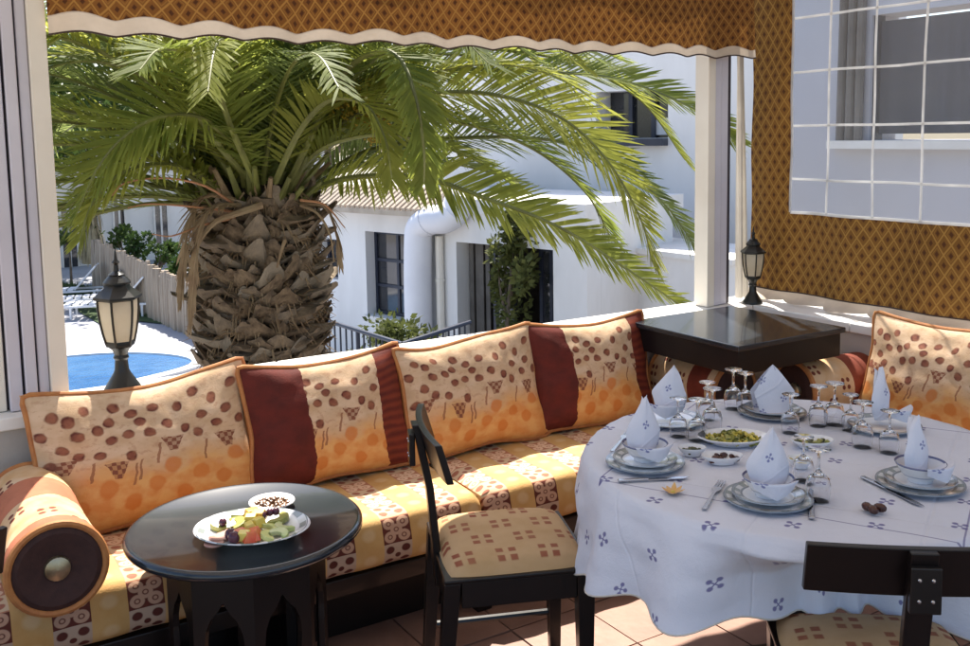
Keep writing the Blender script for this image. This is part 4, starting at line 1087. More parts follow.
# ------------------------------------------------------------------ the sofas
def mattress(x0, x1, parent, along='x', flip=False, name='mattress', seed=1, depth=.755):
    pr = []
    H_, r_ = .435, .045
    for k in range(9): pr.append((.05 + (depth - r_ - .05) * k / 8, H_ + .006 * math.sin(k / 8 * PI)))
    for k in range(1, 6): a = PI / 2 * (1 - k / 5); pr.append((depth - r_ + r_ * math.cos(a), H_ - r_ + r_ * math.sin(a)))
    for k in range(1, 6): pr.append((depth + .012 * math.sin(k / 6 * PI), H_ - r_ - (H_ - r_ - .295) * k / 5))
    pr += [(depth - .015, .275), (depth - .05, .262), (.3, .262)]
    arc = [0.]
    for i in range(1, len(pr)): arc.append(arc[-1] + math.hypot(pr[i][0] - pr[i - 1][0], pr[i][1] - pr[i - 1][1]))
    a0 = arc[10]; L = x1 - x0; nx = int(L / .03); vs = []; uv = []; fs = []
    for i in range(nx + 1):
        x = x0 + L * i / nx; e = min(i, nx - i) / nx * L; sh = .022 * max(0, 1 - e / .04) ** 2
        for j, (s_, z) in enumerate(pr):
            b = .008 * nz(x * 4, s_ * 5, seed) + .0035 * math.sin(x * 31.4)
            ss = s_ + (b if j > 9 else 0) - (sh if j > 8 else 0); zz = z + (b * .8 if 0 < j < 12 else 0) - (sh if j < 15 else -sh * .5)
            if along == 'x': vs.append((x, -ss, zz))
            else: vs.append((-ss, x, zz))
            uv.append((x, -(arc[j] - a0)))
    k = len(pr)
    for i in range(nx):
        for j in range(k - 1):
            q = (i * k + j, (i + 1) * k + j, (i + 1) * k + j + 1, i * k + j + 1)
            fs.append(q if along != 'x' else q[::-1])
    mb = MB().add(vs, fs, uv)
    mb.add([vs[j] for j in range(k)], [tuple(range(k))], [uv[j] for j in range(k)])
    mb.add([vs[nx * k + j] for j in range(k)], [tuple(range(k))[::-1]], [uv[nx * k + j] for j in range(k)])
    o = mb.build(name, 'mattress', parent, world=True, angle=60)
    pp = [(lambda v: Vector(v))(vs[i * k + 12]) for i in range(nx + 1)]
    return o
OFS = -.20    # the seats start at the wall face
def shift(parent, dx, dy):
    for c in parent.children: c.location.x += dx; c.location.y += dy
sofa = thing('long_sofa', (-2.6, -.6, 0), 'long low banquette sofa with printed mattresses along the back parapet', 'sofa')
mattress(-4.6, -2.105, sofa, seed=1); mattress(-2.095, -.225, sofa, seed=5)
Bx(-4.6, -.225, -.74, -.23, .20, .262).build('seat_frame', 'wood', sofa, world=True, bevel=.005)
Bx(-4.6, -.225, -.60, -.225, .0, .199).build('base', 'wood', sofa, world=True)
for x in (-4.2, -3.5, -2.8, -2.1, -1.05): Bx(x - .03, x + .03, -.735, -.675, 0, .199).build('leg', 'wood', sofa, world=True, bevel=.004)
sofa2 = thing('side_sofa', (-.5, -2, 0), 'printed banquette sofa under the patterned curtain, behind the dining table', 'sofa')
mattress(-3.6, -.775, sofa2, along='y', seed=8)
Bx(-.74, -.23, -3.6, -.765, .20, .262).build('seat_frame', 'wood', sofa2, world=True, bevel=.005)
Bx(-.60, -.225, -3.6, -.765, 0, .199).build('base', 'wood', sofa2, world=True)
for y in (-3.4, -2.6, -1.8, -1.05): Bx(-.735, -.675, y - .03, y + .03, 0, .199).build('leg', 'wood', sofa2, world=True, bevel=.004)

def cushion(px, W, Hh, mat, label, rz=0., lean=14, seed=0, y=-.375, z=.445, T=.075, roll=0., tw=0.):
    t = thing('cushion', (px, y, z), label, 'cushion', 'printed back cushions on the sofas', rz)
    mt = Matrix.Rotation(R(lean) * -1, 4, 'X') @ Matrix.Rotation(R(roll), 4, 'Y')
    def edge(u, v):
        a, b = 2 * u - 1, 2 * v - 1
        x = W / 2 * a * (1 - .075 * (1 - b * b) ** 1.0) ; zz = Hh / 2 * b * (1 - (.15 if b > 0 else .06) * (1 - a * a)) + Hh / 2
        zz += .018 * nz(a * 1.5, b * 1.5, seed) + (.02 * a * tw)
        x += .012 * nz(a * 1.3, b * 1.7, seed + 7)
        return x, zz
    def P(u, v, s_):
        a, b = 2 * u - 1, 2 * v - 1
        th = T * (max(0, (1 - abs(a) ** 2.6)) * max(0, (1 - abs(b) ** 2.6))) ** .55
        th *= 1.12 - .35 * v
        th += .010 * nz(a * 2.3, b * 2.3, seed + 2) * min(1, th * 30) + .005 * nz(a * 7, b * 5, seed + 4) * min(1, th * 30)
        x, zz = edge(u, v)
        return mt @ Vector((x, -s_ * th - .001 * s_, zz))
    nu, nv = 34, 26
    mb = MB().grid(lambda u, v: P(u, v, 1), nu, nv).grid(lambda u, v: P(1 - u, v, -1), nu, nv, lambda u, v: (1 - u, v))
    mb.build('cover', mat, t, angle=180)
    ring = [(i / 24, 0) for i in range(24)] + [(1, i / 18) for i in range(18)] + [(1 - i / 24, 1) for i in range(24)] + [(0, 1 - i / 18) for i in range(18)]
    rp_ = []
    for u, v in ring:
        q = P(u, v, 0); rp_.append(q)
    # soften the corner of the piping
    rp_ = [(rp_[i - 1] + rp_[i] * 2 + rp_[(i + 1) % len(rp_)]) / 4 for i in range(len(rp_))]
    MB().tube(rp_, .0085, 8, closed=True).build('piping', 'rust', t)
    return t
cushion(-3.115, .73, .47, 'cush_plain', 'leftmost printed cushion, with berry pattern and no maroon bands', seed=1, rz=R(3), roll=-1.0, lean=16)
cushion(-2.485, .64, .46, 'cush_left', 'second cushion from the left, berry print between two maroon bands', seed=12, rz=R(1), roll=-.5)
cushion(-1.875, .66, .46, 'cush_plain', 'third cushion from the left, plain berry print behind the side chair', seed=23, rz=R(2), roll=-1.2)
cushion(-1.30, .63, .46, 'cush_right', 'fourth cushion from the left, wide maroon band beside berry print', seed=34, rz=R(-2), roll=.6)
c5 = cushion(-.36, .66, .47, 'cush_plain', 'large berry print cushion leaning on the side parapet under the curtain', seed=45, rz=R(-90), y=-1.25, lean=15)

def bolster(loc, rz, L, r, mat, label):
    t = thing('bolster', loc, label, 'bolster', 'round bolsters on the sofas', rz)
    n = 40; pr = []
    k = 22
    for i in range(k + 1):
        x = i / k; rr_ = r * (1 + .02 * math.sin(x * 9 + 1) + .012 * nz(x * 6, L)); pr.append((x * L, rr_))
    vs = []; uv = []; fs = []
    for i, (x, q) in enumerate(pr):
        for j in range(n + 1):
            a = 2 * PI * j / n; q2 = q * (1 - .03 * max(0, -math.sin(a))) + .0025 * nz(x * 12, a * 2); vs.append((x, q2 * math.cos(a), q2 * math.sin(a))); uv.append((i / k, j / n))
    for i in range(k):
        for j in range(n): fs.append((i * (n + 1) + j, (i + 1) * (n + 1) + j, (i + 1) * (n + 1) + j + 1, i * (n + 1) + j + 1))
    MB().add(vs, fs, uv).build('cover', mat, t)
    for x, s_ in ((0, -1), (L, 1)):
        mt = Matrix.Translation((x, 0, 0)) @ Matrix.Rotation(s_ * PI / 2, 4, 'Y')
        MB().tube([mt @ Vector((r * .985 * math.cos(a), r * .985 * math.sin(a), 0)) for a in np.linspace(0, 2 * PI, 41)[:-1]], r * .085, 8, closed=True).build('piping', 'rust', t)
        pl = MB()
        pl.lathe([(r * .97, .0), (r * .8, .010), (r * .5, .004), (r * .3, -.004), (.0, -.006)], 36, mat=mt, caps=False); e = pl.build('end_panel', 'velvet', t)
        MB().lathe([(r * .28, -.004), (r * .26, .006), (r * .15, .012), (0, .014)], 20, mat=mt, caps=False).build('stud', 'brass', e)
    return t
bolster((-3.49, -.86, .562), PI / 2, .56, .122, 'bol_left', 'big round bolster with pink bands and brass stud at the left sofa end')
bolster((-.78, -.64, .565), PI / 2, .40, .125, 'bol_mid', 'bolster with dark maroon band tucked under the left of the black corner table')
bolster((-.56, -.775, .565), R(-8), .48, .125, 'bol_right', 'bolster with maroon end tucked under the right of the black corner table')

# ------------------------------------------------------------------ black corner table
t = thing('corner_table', (-.73, -.59, 0), 'square black lacquered corner table between the two sofas', 'table')
Bx(-1.045, -.415, -.915, -.265, .822, .845).build('top', 'black', t, world=True, bevel=.004)
Bx(-1.03, -.43, -.90, -.28, .722, .8215).build('apron', 'black_edge', t, world=True, bevel=.003)
Bx(-.66, -.54, -.36, -.24, .445, .721).build('column', 'wood', t, world=True, bevel=.003)

# ------------------------------------------------------------------ round side table with arcaded octagonal base
t = thing('side_table', (-2.995, -.895, 0), 'round black side table on a carved octagonal base, in front of the sofa', 'table')
MB().lathe([(.0, .548), (.27, .548), (.30, .551), (.322, .559), (.331, .568), (.331, .578), (.322, .586), (.315, .5865), (.309, .5835), (0, .5835)], 72, caps=False).build('top', 'black', t, angle=50)
MB().lathe([(.225, .532), (.232, .5475)], 8, mat=Matrix.Rotation(PI / 8, 4, 'Z')).build('collar', 'black_edge', t)
rad = .205; ns8 = 8; side = 2 * rad * math.tan(PI / 8)
for i in range(8):
    a = i * PI / 4 + R(8); h = side / 2; ow = h * .62
    arch = [(-ow, 0), (-ow, .28), (-ow * 1.06, .32), (-ow * .98, .36), (-ow * .7, .395), (-ow * .35, .415), (0, .445)]
    arch = arch + [(-x, z) for x, z in arch[:-1][::-1]]
    poly = [(-h, 0)] + arch + [(h, 0), (h, .53), (-h, .53)]
    ca, sa = math.cos(a), math.sin(a)
    f_ = lambda u, z, d, ca=ca, sa=sa: ((rad - d) * ca - u * (1 - d / rad) * sa, (rad - d) * sa + u * (1 - d / rad) * ca, z)
    MB().prism(poly, f_, .016).build('arch_panel', 'wood', t, smooth=False)
MB().lathe([(.0, .0), (.235, .0), (.235, .028), (.20, .034), (0, .034)], 8, mat=Matrix.Rotation(PI / 8 + R(8), 4, 'Z'), caps=False).build('plinth', 'black_edge', t, smooth=False)

# fruit on the oval plate, nuts in the bowl
TZ = .5845
def dish(name, loc, label, cat, rx, ry, h, mat, rz=0., group=None, foot=.6):
    t = thing(name, loc, label, cat, group, rz)
    MB().lathe([(foot * .9, 0), (foot, .0), (foot + .02, .06 * h / .02 * .02), (.86, h * .55), (1.0, h), (.985, h + .0025), (.84, h * .68), (foot, h * .26), (0, h * .24)], 56, caps=False, sx=rx, sy=ry).build('dish', mat, t, angle=60)
    return t
MB_ = MB
fp = thing('fruit_plate', (-3.005, -.985, TZ), 'oval white plate of cut fruit on the round side table', 'plate', rz=R(-32))
pr = [(.55, 0), (.60, 0), (.62, .004), (.84, .012), (1.0, .024), (.985, .027), (.83, .016), (.60, .007), (0, .006)]
vs = MB().lathe([(a * .16, z) for a, z in pr], 64, caps=False, sy=.82); vs.build('dish', 'fruitplate', fp, angle=60)
FR = random.Random(4)
def toF(px, py):  # pixel on the plate -> local
    p = atz(px, py, TZ + .02) - fp.location; c, s_ = math.cos(R(32)), math.sin(R(32)); return (p.x * c - p.y * s_, p.x * s_ + p.y * c)
gf = 'cut fruit on the oval plate'
def fruit(name, px, py, mat, shape, label, sc_=1., z=.012, rot=None):
    x, y = toF(px, py); mt = Matrix.Translation((0, 0, 0))
    m_ = Matrix.Rotation(FR.uniform(0, 6.28), 4, 'Z') @ Matrix.Rotation(R(FR.uniform(-18, 18)), 4, 'X')
    c_, s_ = math.cos(R(-32)), math.sin(R(-32))
    loc = (fp.location.x + x * c_ - y * s_, fp.location.y + x * s_ + y * c_, TZ + z)
    mb = MB()
    if shape == 'wedge':
        poly = [(.034 * math.cos(a), .034 * math.sin(a)) for a in np.linspace(0, PI, 9)] + [(.018 * math.cos(a), .012 * math.sin(a)) for a in np.linspace(PI, 0, 6)]
        mb.prism([(a * sc_, b * sc_) for a, b in poly], lambda a, b, d: m_ @ Vector((a, b - .01, d)), .013 * sc_)
    elif shape == 'chunk':
        mb.taper((0, 0, 0), (.017 * sc_, .013 * sc_), (.003, .002, .020 * sc_), (.012 * sc_, .009 * sc_)); mb.v = [tuple(m_ @ Vector(q)) for q in mb.v]
    elif shape == 'slice':
        mb.lathe([(0, 0), (.028 * sc_, 0), (.030 * sc_, .003), (.028 * sc_, .006), (0, .006)], 20, caps=False); mb.v = [tuple(m_ @ Vector(q)) for q in mb.v]
    else:
        mb.lathe([(0, 0)] + [(.0115 * sc_ * math.sin(a), .0115 * sc_ * (1 - math.cos(a))) for a in np.linspace(.3, PI - .3, 7)] + [(0, .023 * sc_)], 12, caps=False)
    o = mb.build(name, mat, None, bevel=(.002 if shape in ('chunk', 'wedge') else 0)); o.location = loc
    tag(o, label, name.replace('_', ' '), gf); return o
for i, (px, py) in enumerate(((252, 530), (246, 538), (258, 526), (250, 522))): fruit('pineapple_chunk', px, py, 'pineapple', 'chunk', ['yellow pineapple chunk in the middle of the fruit plate', 'yellow pineapple chunk nearest the watermelon', 'yellow pineapple chunk right of centre on the fruit plate', 'yellow pineapple chunk at the back middle of the plate'][i], 1.2, .018)
for i, (px, py) in enumerate(((247, 538), (240, 536), (256, 536))): fruit('watermelon_piece', px, py, 'watermelon', 'chunk', ['red watermelon piece at the front of the fruit plate', 'red watermelon piece beside the dark plum', 'red watermelon piece under the pineapple'][i], 1.4, .012)
for i, (px, py) in enumerate(((268, 536), (279, 534), (270, 528), (284, 527))): fruit('melon_wedge', px, py, 'apple' if i % 2 else 'melon', 'wedge', ['pale green melon wedge right of the pineapple', 'pale apple wedge at the right front of the plate', 'pale green melon wedge lying across the middle', 'green apple wedge at the right rim of the plate'][i], 1.0, .014)
for i, (px, py) in enumerate(((236, 524), (245, 518), (278, 519), (225, 524))): fruit('lettuce_leaf', px, py, 'lettuce', 'wedge', ['green garnish leaf at the back left of the plate', 'green garnish leaf at the back edge of the plate', 'green garnish leaf at the back right', 'green garnish leaf beside the left grape'][i], 1.2, .012)
for i, (px, py) in enumerate(((223, 527), (270, 517), (276, 516), (263, 520))): fruit('grape', px, py, 'grape', 'ball', ['black grape at the left of the fruit plate', 'black grape at the back of the plate, left of a pair', 'black grape at the back right of the plate', 'black grape beside the orange segment'][i], 1.0, .022)
for i, (px, py) in enumerate(((258, 519), (253, 517))): fruit('orange_segment', px, py, 'orange', 'chunk', ['orange segment at the back of the fruit plate', 'orange segment next to the pineapple at the back'][i], 1.4, .018)
for i, (px, py) in enumerate(((231, 537), (234, 540))): fruit('plum', px, py, 'grape', 'ball', ['dark red plum at the front left of the plate', 'dark red plum touching the watermelon'][i], 1.5, .010)
for i, (px, py) in enumerate(((218, 536), (224, 534), (214, 541), (230, 531))): fruit('fig_slice', px, py, 'ham', 'slice', ['pinkish fruit slice at the left rim', 'pinkish fruit slice under the grape', 'pale pink fruit slice at the front left rim', 'pinkish fruit slice next to the garnish'][i], .9, .010)

bp = thing('snack_saucer', (*atz(272, 507, TZ).xy, TZ), 'small white saucer of brown nuts behind the fruit plate', 'saucer')
MB().lathe([(.035, 0), (.04, 0), (.045, .006), (.068, .018), (.067, .0205), (.044, .009), (0, .008)], 44, caps=False).build('dish', 'porcelain', bp, angle=60)
mb = MB()
for i in range(70):
    a = FR.random() * 2 * PI; r_ = .048 * FR.random() ** .5; z_ = .012 + .012 * (1 - r_ / .05) * FR.random(); s_ = FR.uniform(.0055, .008)
    m_ = Matrix.Translation((r_ * math.cos(a), r_ * math.sin(a), z_)) @ Matrix.Rotation(FR.uniform(0, 6), 4, 'Z') @ Matrix.Diagonal((1.3, .9, .8, 1))
    mb.lathe([(0, -s_)] + [(s_ * math.sin(q), -s_ * math.cos(q)) for q in (.7, 1.5, 2.3)] + [(0, s_)], 6, mat=m_, caps=False)
tag(mb.build('mixed_nuts', 'nut', None), 'brown nuts heaped in the small white saucer', 'nuts', kind='stuff').location = bp.location

# ------------------------------------------------------------------ chairs
def chair(loc, rz, label, sh=.49):
    """faces +X"""
    t = thing('dining_chair', loc, label, 'chair', 'dark wooden chairs round the dining table', rz)
    w = .215
    # seat: front and rear legs tapered; apron
    for s_ in (-1, 1):
        MB().taper((.19, s_ * .185, 0), (.017, .017), (.188, s_ * .187, sh - .04), (.026, .026)).build('leg', 'wood', t, bevel=.003)
        MB().taper((-.225, s_ * .175, 0), (.017, .017), (-.19, s_ * .185, sh - .04), (.024, .024)).build('leg', 'wood', t, bevel=.003)
    hA = sh - .04
    MB().box(.170, .214, -.160, .160, hA - .075, hA).build('apron', 'wood', t, bevel=.003)
    MB().box(-.21, -.172, -.160, .160, hA - .075, hA).build('apron', 'wood', t, bevel=.003)
    for s_ in (-1, 1): MB().box(-.165, .163, s_ * .187 - .018, s_ * .187 + .018, hA - .075, hA).build('apron', 'wood', t, bevel=.003)
    MB().box(-.214, .216, -.214, .214, hA + .0005, hA + .014).build('seat_frame', 'wood', t, bevel=.004)
    def top(u, v):
        a, b = 2 * u - 1, 2 * v - 1
        k = (max(0, 1 - abs(a) ** 5) * max(0, 1 - abs(b) ** 5)) ** .4
        x = .205 * a * (1 - .06 * (abs(b) ** 4)); y = .205 * b * (1 - .06 * (abs(a) ** 4))
        return (x + .001, y, hA + .014 + .044 * k + .003 * nz(a * 2, b * 2, 3))
    MB().grid(top, 22, 22, lambda u, v: (u * .41, v * .41)).build('seat_cushion', 'seatfab', t, angle=180)
    # central back post and broad curved head board
    pts = [(-.205, .36), (-.212, .50), (-.226, .66), (-.252, .80), (-.263, .850)]
    for i in range(1):
        vs = []; fs = []
        for (x, z) in pts:
            z = z
            for (dx, dy) in ((-.011, -.027), (.011, -.027), (.011, .027), (-.011, .027)): vs.append((x + dx, dy, z))
        for k in range(len(pts) - 1):
            for j in range(4): fs.append((4 * k + j, 4 * k + (j + 1) % 4, 4 * k + 4 + (j + 1) % 4, 4 * k + 4 + j))
        fs += [(3, 2, 1, 0), tuple(4 * (len(pts) - 1) + q for q in range(4))]
        bp_ = MB().add(vs, fs).build('back_post', 'wood', t, bevel=.003)
    hb = .845
    def hd(u, v, d):
        y = (u - .5) * .43; z = hb - .105 + .112 * v - .006 * (2 * u - 1) ** 2; return (-.242 + .026 * (y / .215) ** 2 - .035 * (v - .5) * .9 + d, y, z)
    vs = MB(); nU_ = 20
    V_ = []; F_ = []
    for i in range(nU_ + 1):
        u = i / nU_
        V_ += [hd(u, 0, .0), hd(u, 1, .0), hd(u, 1, .020), hd(u, 0, .020)]
    for i in range(nU_):
        for j in range(4): F_.append((4 * i + j, 4 * i + (j + 1) % 4, 4 * i + 4 + (j + 1) % 4, 4 * i + 4 + j))
    F_ += [(3, 2, 1, 0), tuple(4 * nU_ + q for q in range(4))]
    hbp = MB().add(V_, F_).build('head_board', 'wood', t, bevel=.003)
    xb = -.292
    hb_p = MB().box(-.2835, -.2665, -.030, .030, hb - .115, hb - .02).build('back_plate', 'wood', t, bevel=.003)
    for (dy, dz) in ((-.013, -.045), (.013, -.045), (-.013, -.088), (.013, -.088)):
        MB().lathe([(0.0, .0025), (.003, .002), (.0042, 0)][::-1], 10, mat=Matrix.Translation((-.2836, dy, hb + dz)) @ Matrix.Rotation(-PI / 2, 4, 'Y'), caps=False).build('screw', 'steel', hb_p)
    for s_ in (-1, 1): MB().tube([(.19, s_ * .186, .14), (-.214, s_ * .178, .14)], .011, 8).build('stretcher', 'wood', t)
    return t
ch1 = chair((-2.305, -1.195, 0), R(-22), 'dark wooden chair seen side-on between side table and dining table')
ch2 = copy_tree(ch1); ch2.location = (-1.975, -2.235, 0); ch2.rotation_euler = (0, 0, R(52)); ch2['label'] = 'dark wooden chair in the right foreground with its back to the viewer'
ch3 = copy_tree(ch1); p_ = atz(-149, 560, .8); ch3.location = (p_.x, p_.y, 0); ch3.rotation_euler = (0, 0, R(115)); ch3['label'] = 'dark chair barely showing at the left edge by the bolster'

# ------------------------------------------------------------------ dining table and its cloth
TC = Vector((-1.645, -1.735, 0)); TR = .615; TH_ = .752
t = thing('dining_table', TC, 'round dining table hidden under the white embroidered cloth', 'table')
MB().lathe([(0, .715), (TR - .02, .715), (TR - .008, .722), (TR - .008, .738), (TR - .02, .745), (0, .745)], 64, caps=False).build('table_top', 'wood', t)
MB().lathe([(.30, 0), (.30, .03), (.12, .07), (.075, .14), (.07, .5), (.10, .62), (.25, .714)], 24).build('pedestal', 'wood', t)
for k in range(4):
    a = k * PI / 2 + .6; MB().tube([(.1 * math.cos(a), .1 * math.sin(a), .12), (.28 * math.cos(a), .28 * math.sin(a), .08), (.38 * math.cos(a), .38 * math.sin(a), .025)], [.035, .03, .024], 8).build('foot', 'wood', t)
cl = thing('tablecloth', (TC.x, TC.y, TH_), 'white tablecloth with small blue embroidered sprigs draped over the dining table', 'tablecloth')
chd = math.atan2(-2.27 - TC.y, -2.00 - TC.x)
def clo(u, v):
    a = 2 * PI * u
    if v < .45:
        r = TR * (v / .45); z = TH_ + .0015 * nz(r * 9 * math.cos(a), r * 9 * math.sin(a)) + .0008
        if r < 1e-6: return (TC.x, TC.y, TH_ + .0008)
        return (TC.x + r * math.cos(a), TC.y + r * math.sin(a), z)
    k = (v - .45) / .55
    fold = math.sin(a * 13 + 1.6 * math.sin(a * 2 + 1)) * .55 + math.sin(a * 23 + 2.2 * math.sin(a * 3)) * .45
    drop = .245 + .07 * math.exp(-((a - 2.45) / .4) ** 2) + .018 * math.sin(a * 3 + 1.) + .016 * fold
    d = k * drop
    r = TR + .010 * min(1, d / .02) + .050 * k ** .8 + .036 * fold * k ** .9 + .008 * nz(a * 9, k * 4)
    dd_ = (a - chd + PI) % (2 * PI) - PI
    tuck = math.exp(-(dd_ / .50) ** 4) * max(0, min(1, (k - .12) / .4)); r -= .27 * tuck
    d2 = (a - math.atan2(-1.16 - TC.y, -2.305 - TC.x) + PI) % (2 * PI) - PI; r -= .04 * math.exp(-(d2 / .3) ** 2) * max(0, min(1, (k - .3) / .3))
    z = TH_ - .012 * (1 - math.exp(-d / .01)) - d * .975
    return (TC.x + r * math.cos(a), TC.y + r * math.sin(a), z)
def cluv(u, v):
    a = 2 * PI * u; r = TR * v / .45 if v < .45 else TR + (v - .45) / .55 * .28
    return (r * math.cos(a), r * math.sin(a))
MB().grid(clo, 260, 60, cluv).build('cloth', 'cloth', cl, world=True, angle=180)
edge_ = [clo(i / 260, 1) for i in range(260)]
MB().tube(edge_, .0025, 5, closed=True).build('hem', 'white_cloth', cl, world=True)

# ------------------------------------------------------------------ place settings
TT = TH_ + .0035
def charger(p, label):
    t = thing('charger_plate', (*p, TT), label, 'plate', 'large patterned plates on the dining table')
    MB().lathe([(.075, 0), (.082, 0), (.086, .003), (.125, .011), (.1315, .0135), (.130, .0165), (.10, .011), (.085, .006), (0, .0055)], 56, caps=False).build('dish', 'china_big', t, angle=60); t.scale = (.83,) * 3; return t
def plate(p, label):
    t = thing('dinner_plate', (*p, TT + .0092), label, 'plate', 'smaller patterned plates on the dining table')
    MB().lathe([(.055, 0), (.062, 0), (.066, .004), (.098, .012), (.107, .0155), (.106, .0185), (.078, .010), (.065, .0055), (0, .005)], 56, caps=False).build('dish', 'china_small', t, angle=60); t.scale = (.83,) * 3; return t
def bowl(p, label):
    t = thing('soup_bowl', (*p, TT + .0142), label, 'bowl', 'blue rimmed bowls on the dining table')
    MB().lathe([(.026, 0), (.032, 0), (.032, .006), (.046, .018), (.060, .038), (.067, .051), (.0655, .0525), (.058, .039), (.043, .020), (.028, .011), (0, .010)], 44, caps=False).build('dish', 'bowlglaze', t, angle=60); t.scale = (.95,) * 3; return t
def napkin(p, rz, label, h=.16, flat=False, seed=0):
    z0 = TT + .026 if not flat else TT + .014
    t = thing('folded_napkin', (*p, z0), label, 'napkin', 'folded embroidered napkins', rz)
    if flat:   # tall lozenge-like tent standing on the plate
        def f(u, v, s_): 
            w = .062 * max(0, 1 - max(0, v - .42) / .58) ** .85 * (.80 + .30 * min(1, v / .42)); x = (2 * u - 1) * w
            return (x, s_ * (.028 * (1 - v) ** .8 + .010 * (1 - (2 * u - 1) ** 2) * (1 - v)) , h * v)
        mb = MB()
        for s_ in (-1, 1): mb.grid(lambda u, v, s_=s_: f(u, v, s_), 10, 14, lambda u, v: (u * .14 + .1, v * .17))
        mb.build('cloth', 'napkin', t, angle=180); return t
    def f(u, v, q):      # a broad pointed leaf of folded cloth standing in the bowl
        s_ = 2 * u - 1
        w = (.036 + .020 * math.sin(min(1., v / .55) * PI / 2)) * (max(0., 1 - max(0., (v - .42) / .58))) ** .82 * (1 - .10 * q)
        curl = .022 * (1 - s_ * s_) * (1 - .5 * v) * (1 if q == 0 else -1)
        return (s_ * w + .008 * nz(v * 3, seed) + .016 * v * v + .012 * q * (1 - v), .012 - curl * 1.1 + .018 * v * v + .004 * nz(u * 4, v * 3, seed) + .004 * q, h * (1 - .06 * q) * (v - .05 * s_ * s_ * v))
    mb = MB()
    for q in (0, 1): mb.grid(lambda u, v, q=q: f(u, v, q), 18, 18, lambda u, v: (u * .12 + .05 + q * .03, v * .18 + .02))
    mb.build('cloth', 'napkin', t, angle=180)
    # front lap of the napkin hanging over the bowl rim
    def g_(u, v):
        a = (u - .5) * 1.7; r = .022 + .062 * min(1, v * 1.5)
        z = .010 + .036 * min(1, v * 1.6) ** .8 - .044 * (max(0, v - .62) / .38) ** 1.3 * (1 - .5 * abs(2 * u - 1))
        r -= .010 * max(0, v - .62) / .38
        return (r * math.sin(a) * (1 - .25 * max(0, v - .5)), -r * math.cos(a), z)
    MB().grid(g_, 12, 14, lambda u, v: (u * .1, v * .1)).build('front_lap', 'napkin', t, angle=180)
    return t
def glass(p, label, k=1.):
    t = thing('wine_glass', (*p, TT), label, 'glass', 'stemmed glasses standing upside down')
    k *= .9; H2 = .145 * k
    pr = [(.030, 0), (.033, .02), (.034, .045), (.029, .065), (.012, .078), (.0045, .088), (.0038, .11), (.0048, .135), (.012, .1415), (.031, .1445), (.032, .146), (0, .1468)]
    inn = [(0, .074), (.010, .0745), (.0265, .062), (.0318, .044), (.031, .02), (.0288, .0)]
    MB().lathe([(r * k, z * k) for r, z in inn + pr], 28, caps=False).build('bowl_and_stem', 'glass', t, angle=70)
    return t
def knife(p, rz, label, L=.21):
    t = thing('table_knife', (*p, TT + .001), label, 'knife', 'knives on the tablecloth', rz)
    MB().prism([(0, -.007), (L * .42, -.006), (L * .42, .006), (0, .007)], lambda a, b, d: (a, b, d), .006).build('handle', 'steel', t, bevel=.002)
    MB().prism([(L * .42 + .0005, -.005), (L * .9, -.009), (L, .002), (L * .9, .006), (L * .42 + .0005, .005)], lambda a, b, d: (a, b, d + .001), .0018).build('blade', 'steel', t); return t
def fork(p, rz, label, L=.19):
    t = thing('table_fork', (*p, TT + .001), label, 'fork', 'forks on the tablecloth', rz)
    MB().prism([(0, -.006), (L * .55, -.003), (L * .66, -.011), (L * .74, -.011), (L * .74, .011), (L * .66, .011), (L * .55, .003), (0, .006)], lambda a, b, d: (a, b, d + .002 * math.sin(a / L * 3)), .003).build('handle', 'steel', t)
    for k in range(4): MB().box(L * .741, L, -.0105 + k * .006, -.0075 + k * .006, .001, .0035).build('tine', 'steel', t)
    return t
def T_(px, py, z=TT): p = atz(px, py, z); return Vector((p.x, p.y))
nl = 'near the viewer'
seats = [
    ('front left', T_(645, 461, TT + .01), R(200), True),
    ('centre front', T_(768, 497, TT + .01), R(180), True),
    ('right front', T_(920, 482, TT + .01), R(160), True),
]
desc = {'front left': 'at the left side of the table', 'centre front': 'at the near middle of the table', 'right front': 'above the foreground chair'}
yaw = math.atan2(_F.x, _F.y)
for nm, p, rz, full in seats:
    charger(p, 'large dark-ringed plate ' + desc[nm]); plate(p, 'small patterned plate under the bowl ' + desc[nm]); bowl(p, 'blue-rimmed soup bowl ' + desc[nm])
    napkin(p, -yaw + {'front left': .35, 'centre front': 0., 'right front': .6}[nm], 'pointed folded napkin rising from the bowl ' + desc[nm], h={'front left': .165, 'centre front': .16, 'right front': .155}[nm], seed=len(nm))
p = T_(772, 411, TT + .01); charger(p, 'large patterned plate at the far side under the upright napkin'); plate(p, 'small patterned plate at the far side before the corner table')
napkin(p, -yaw + .1, 'upright tent napkin with embroidered sprigs before the black corner table', h=.15, flat=True)
p = T_(668, 418, TT + .01); charger(p, 'large patterned plate behind the left setting'); napkin(p, -yaw - .3, 'tall curled napkin at the back left of the table', h=.155, seed=4)
p = T_(884, 424, TT + .01); charger(p, 'large patterned plate at the back right under a curled napkin'); napkin(p, -yaw + .7, 'curled napkin with blue sprig at the back right of the table', h=.16, seed=9)
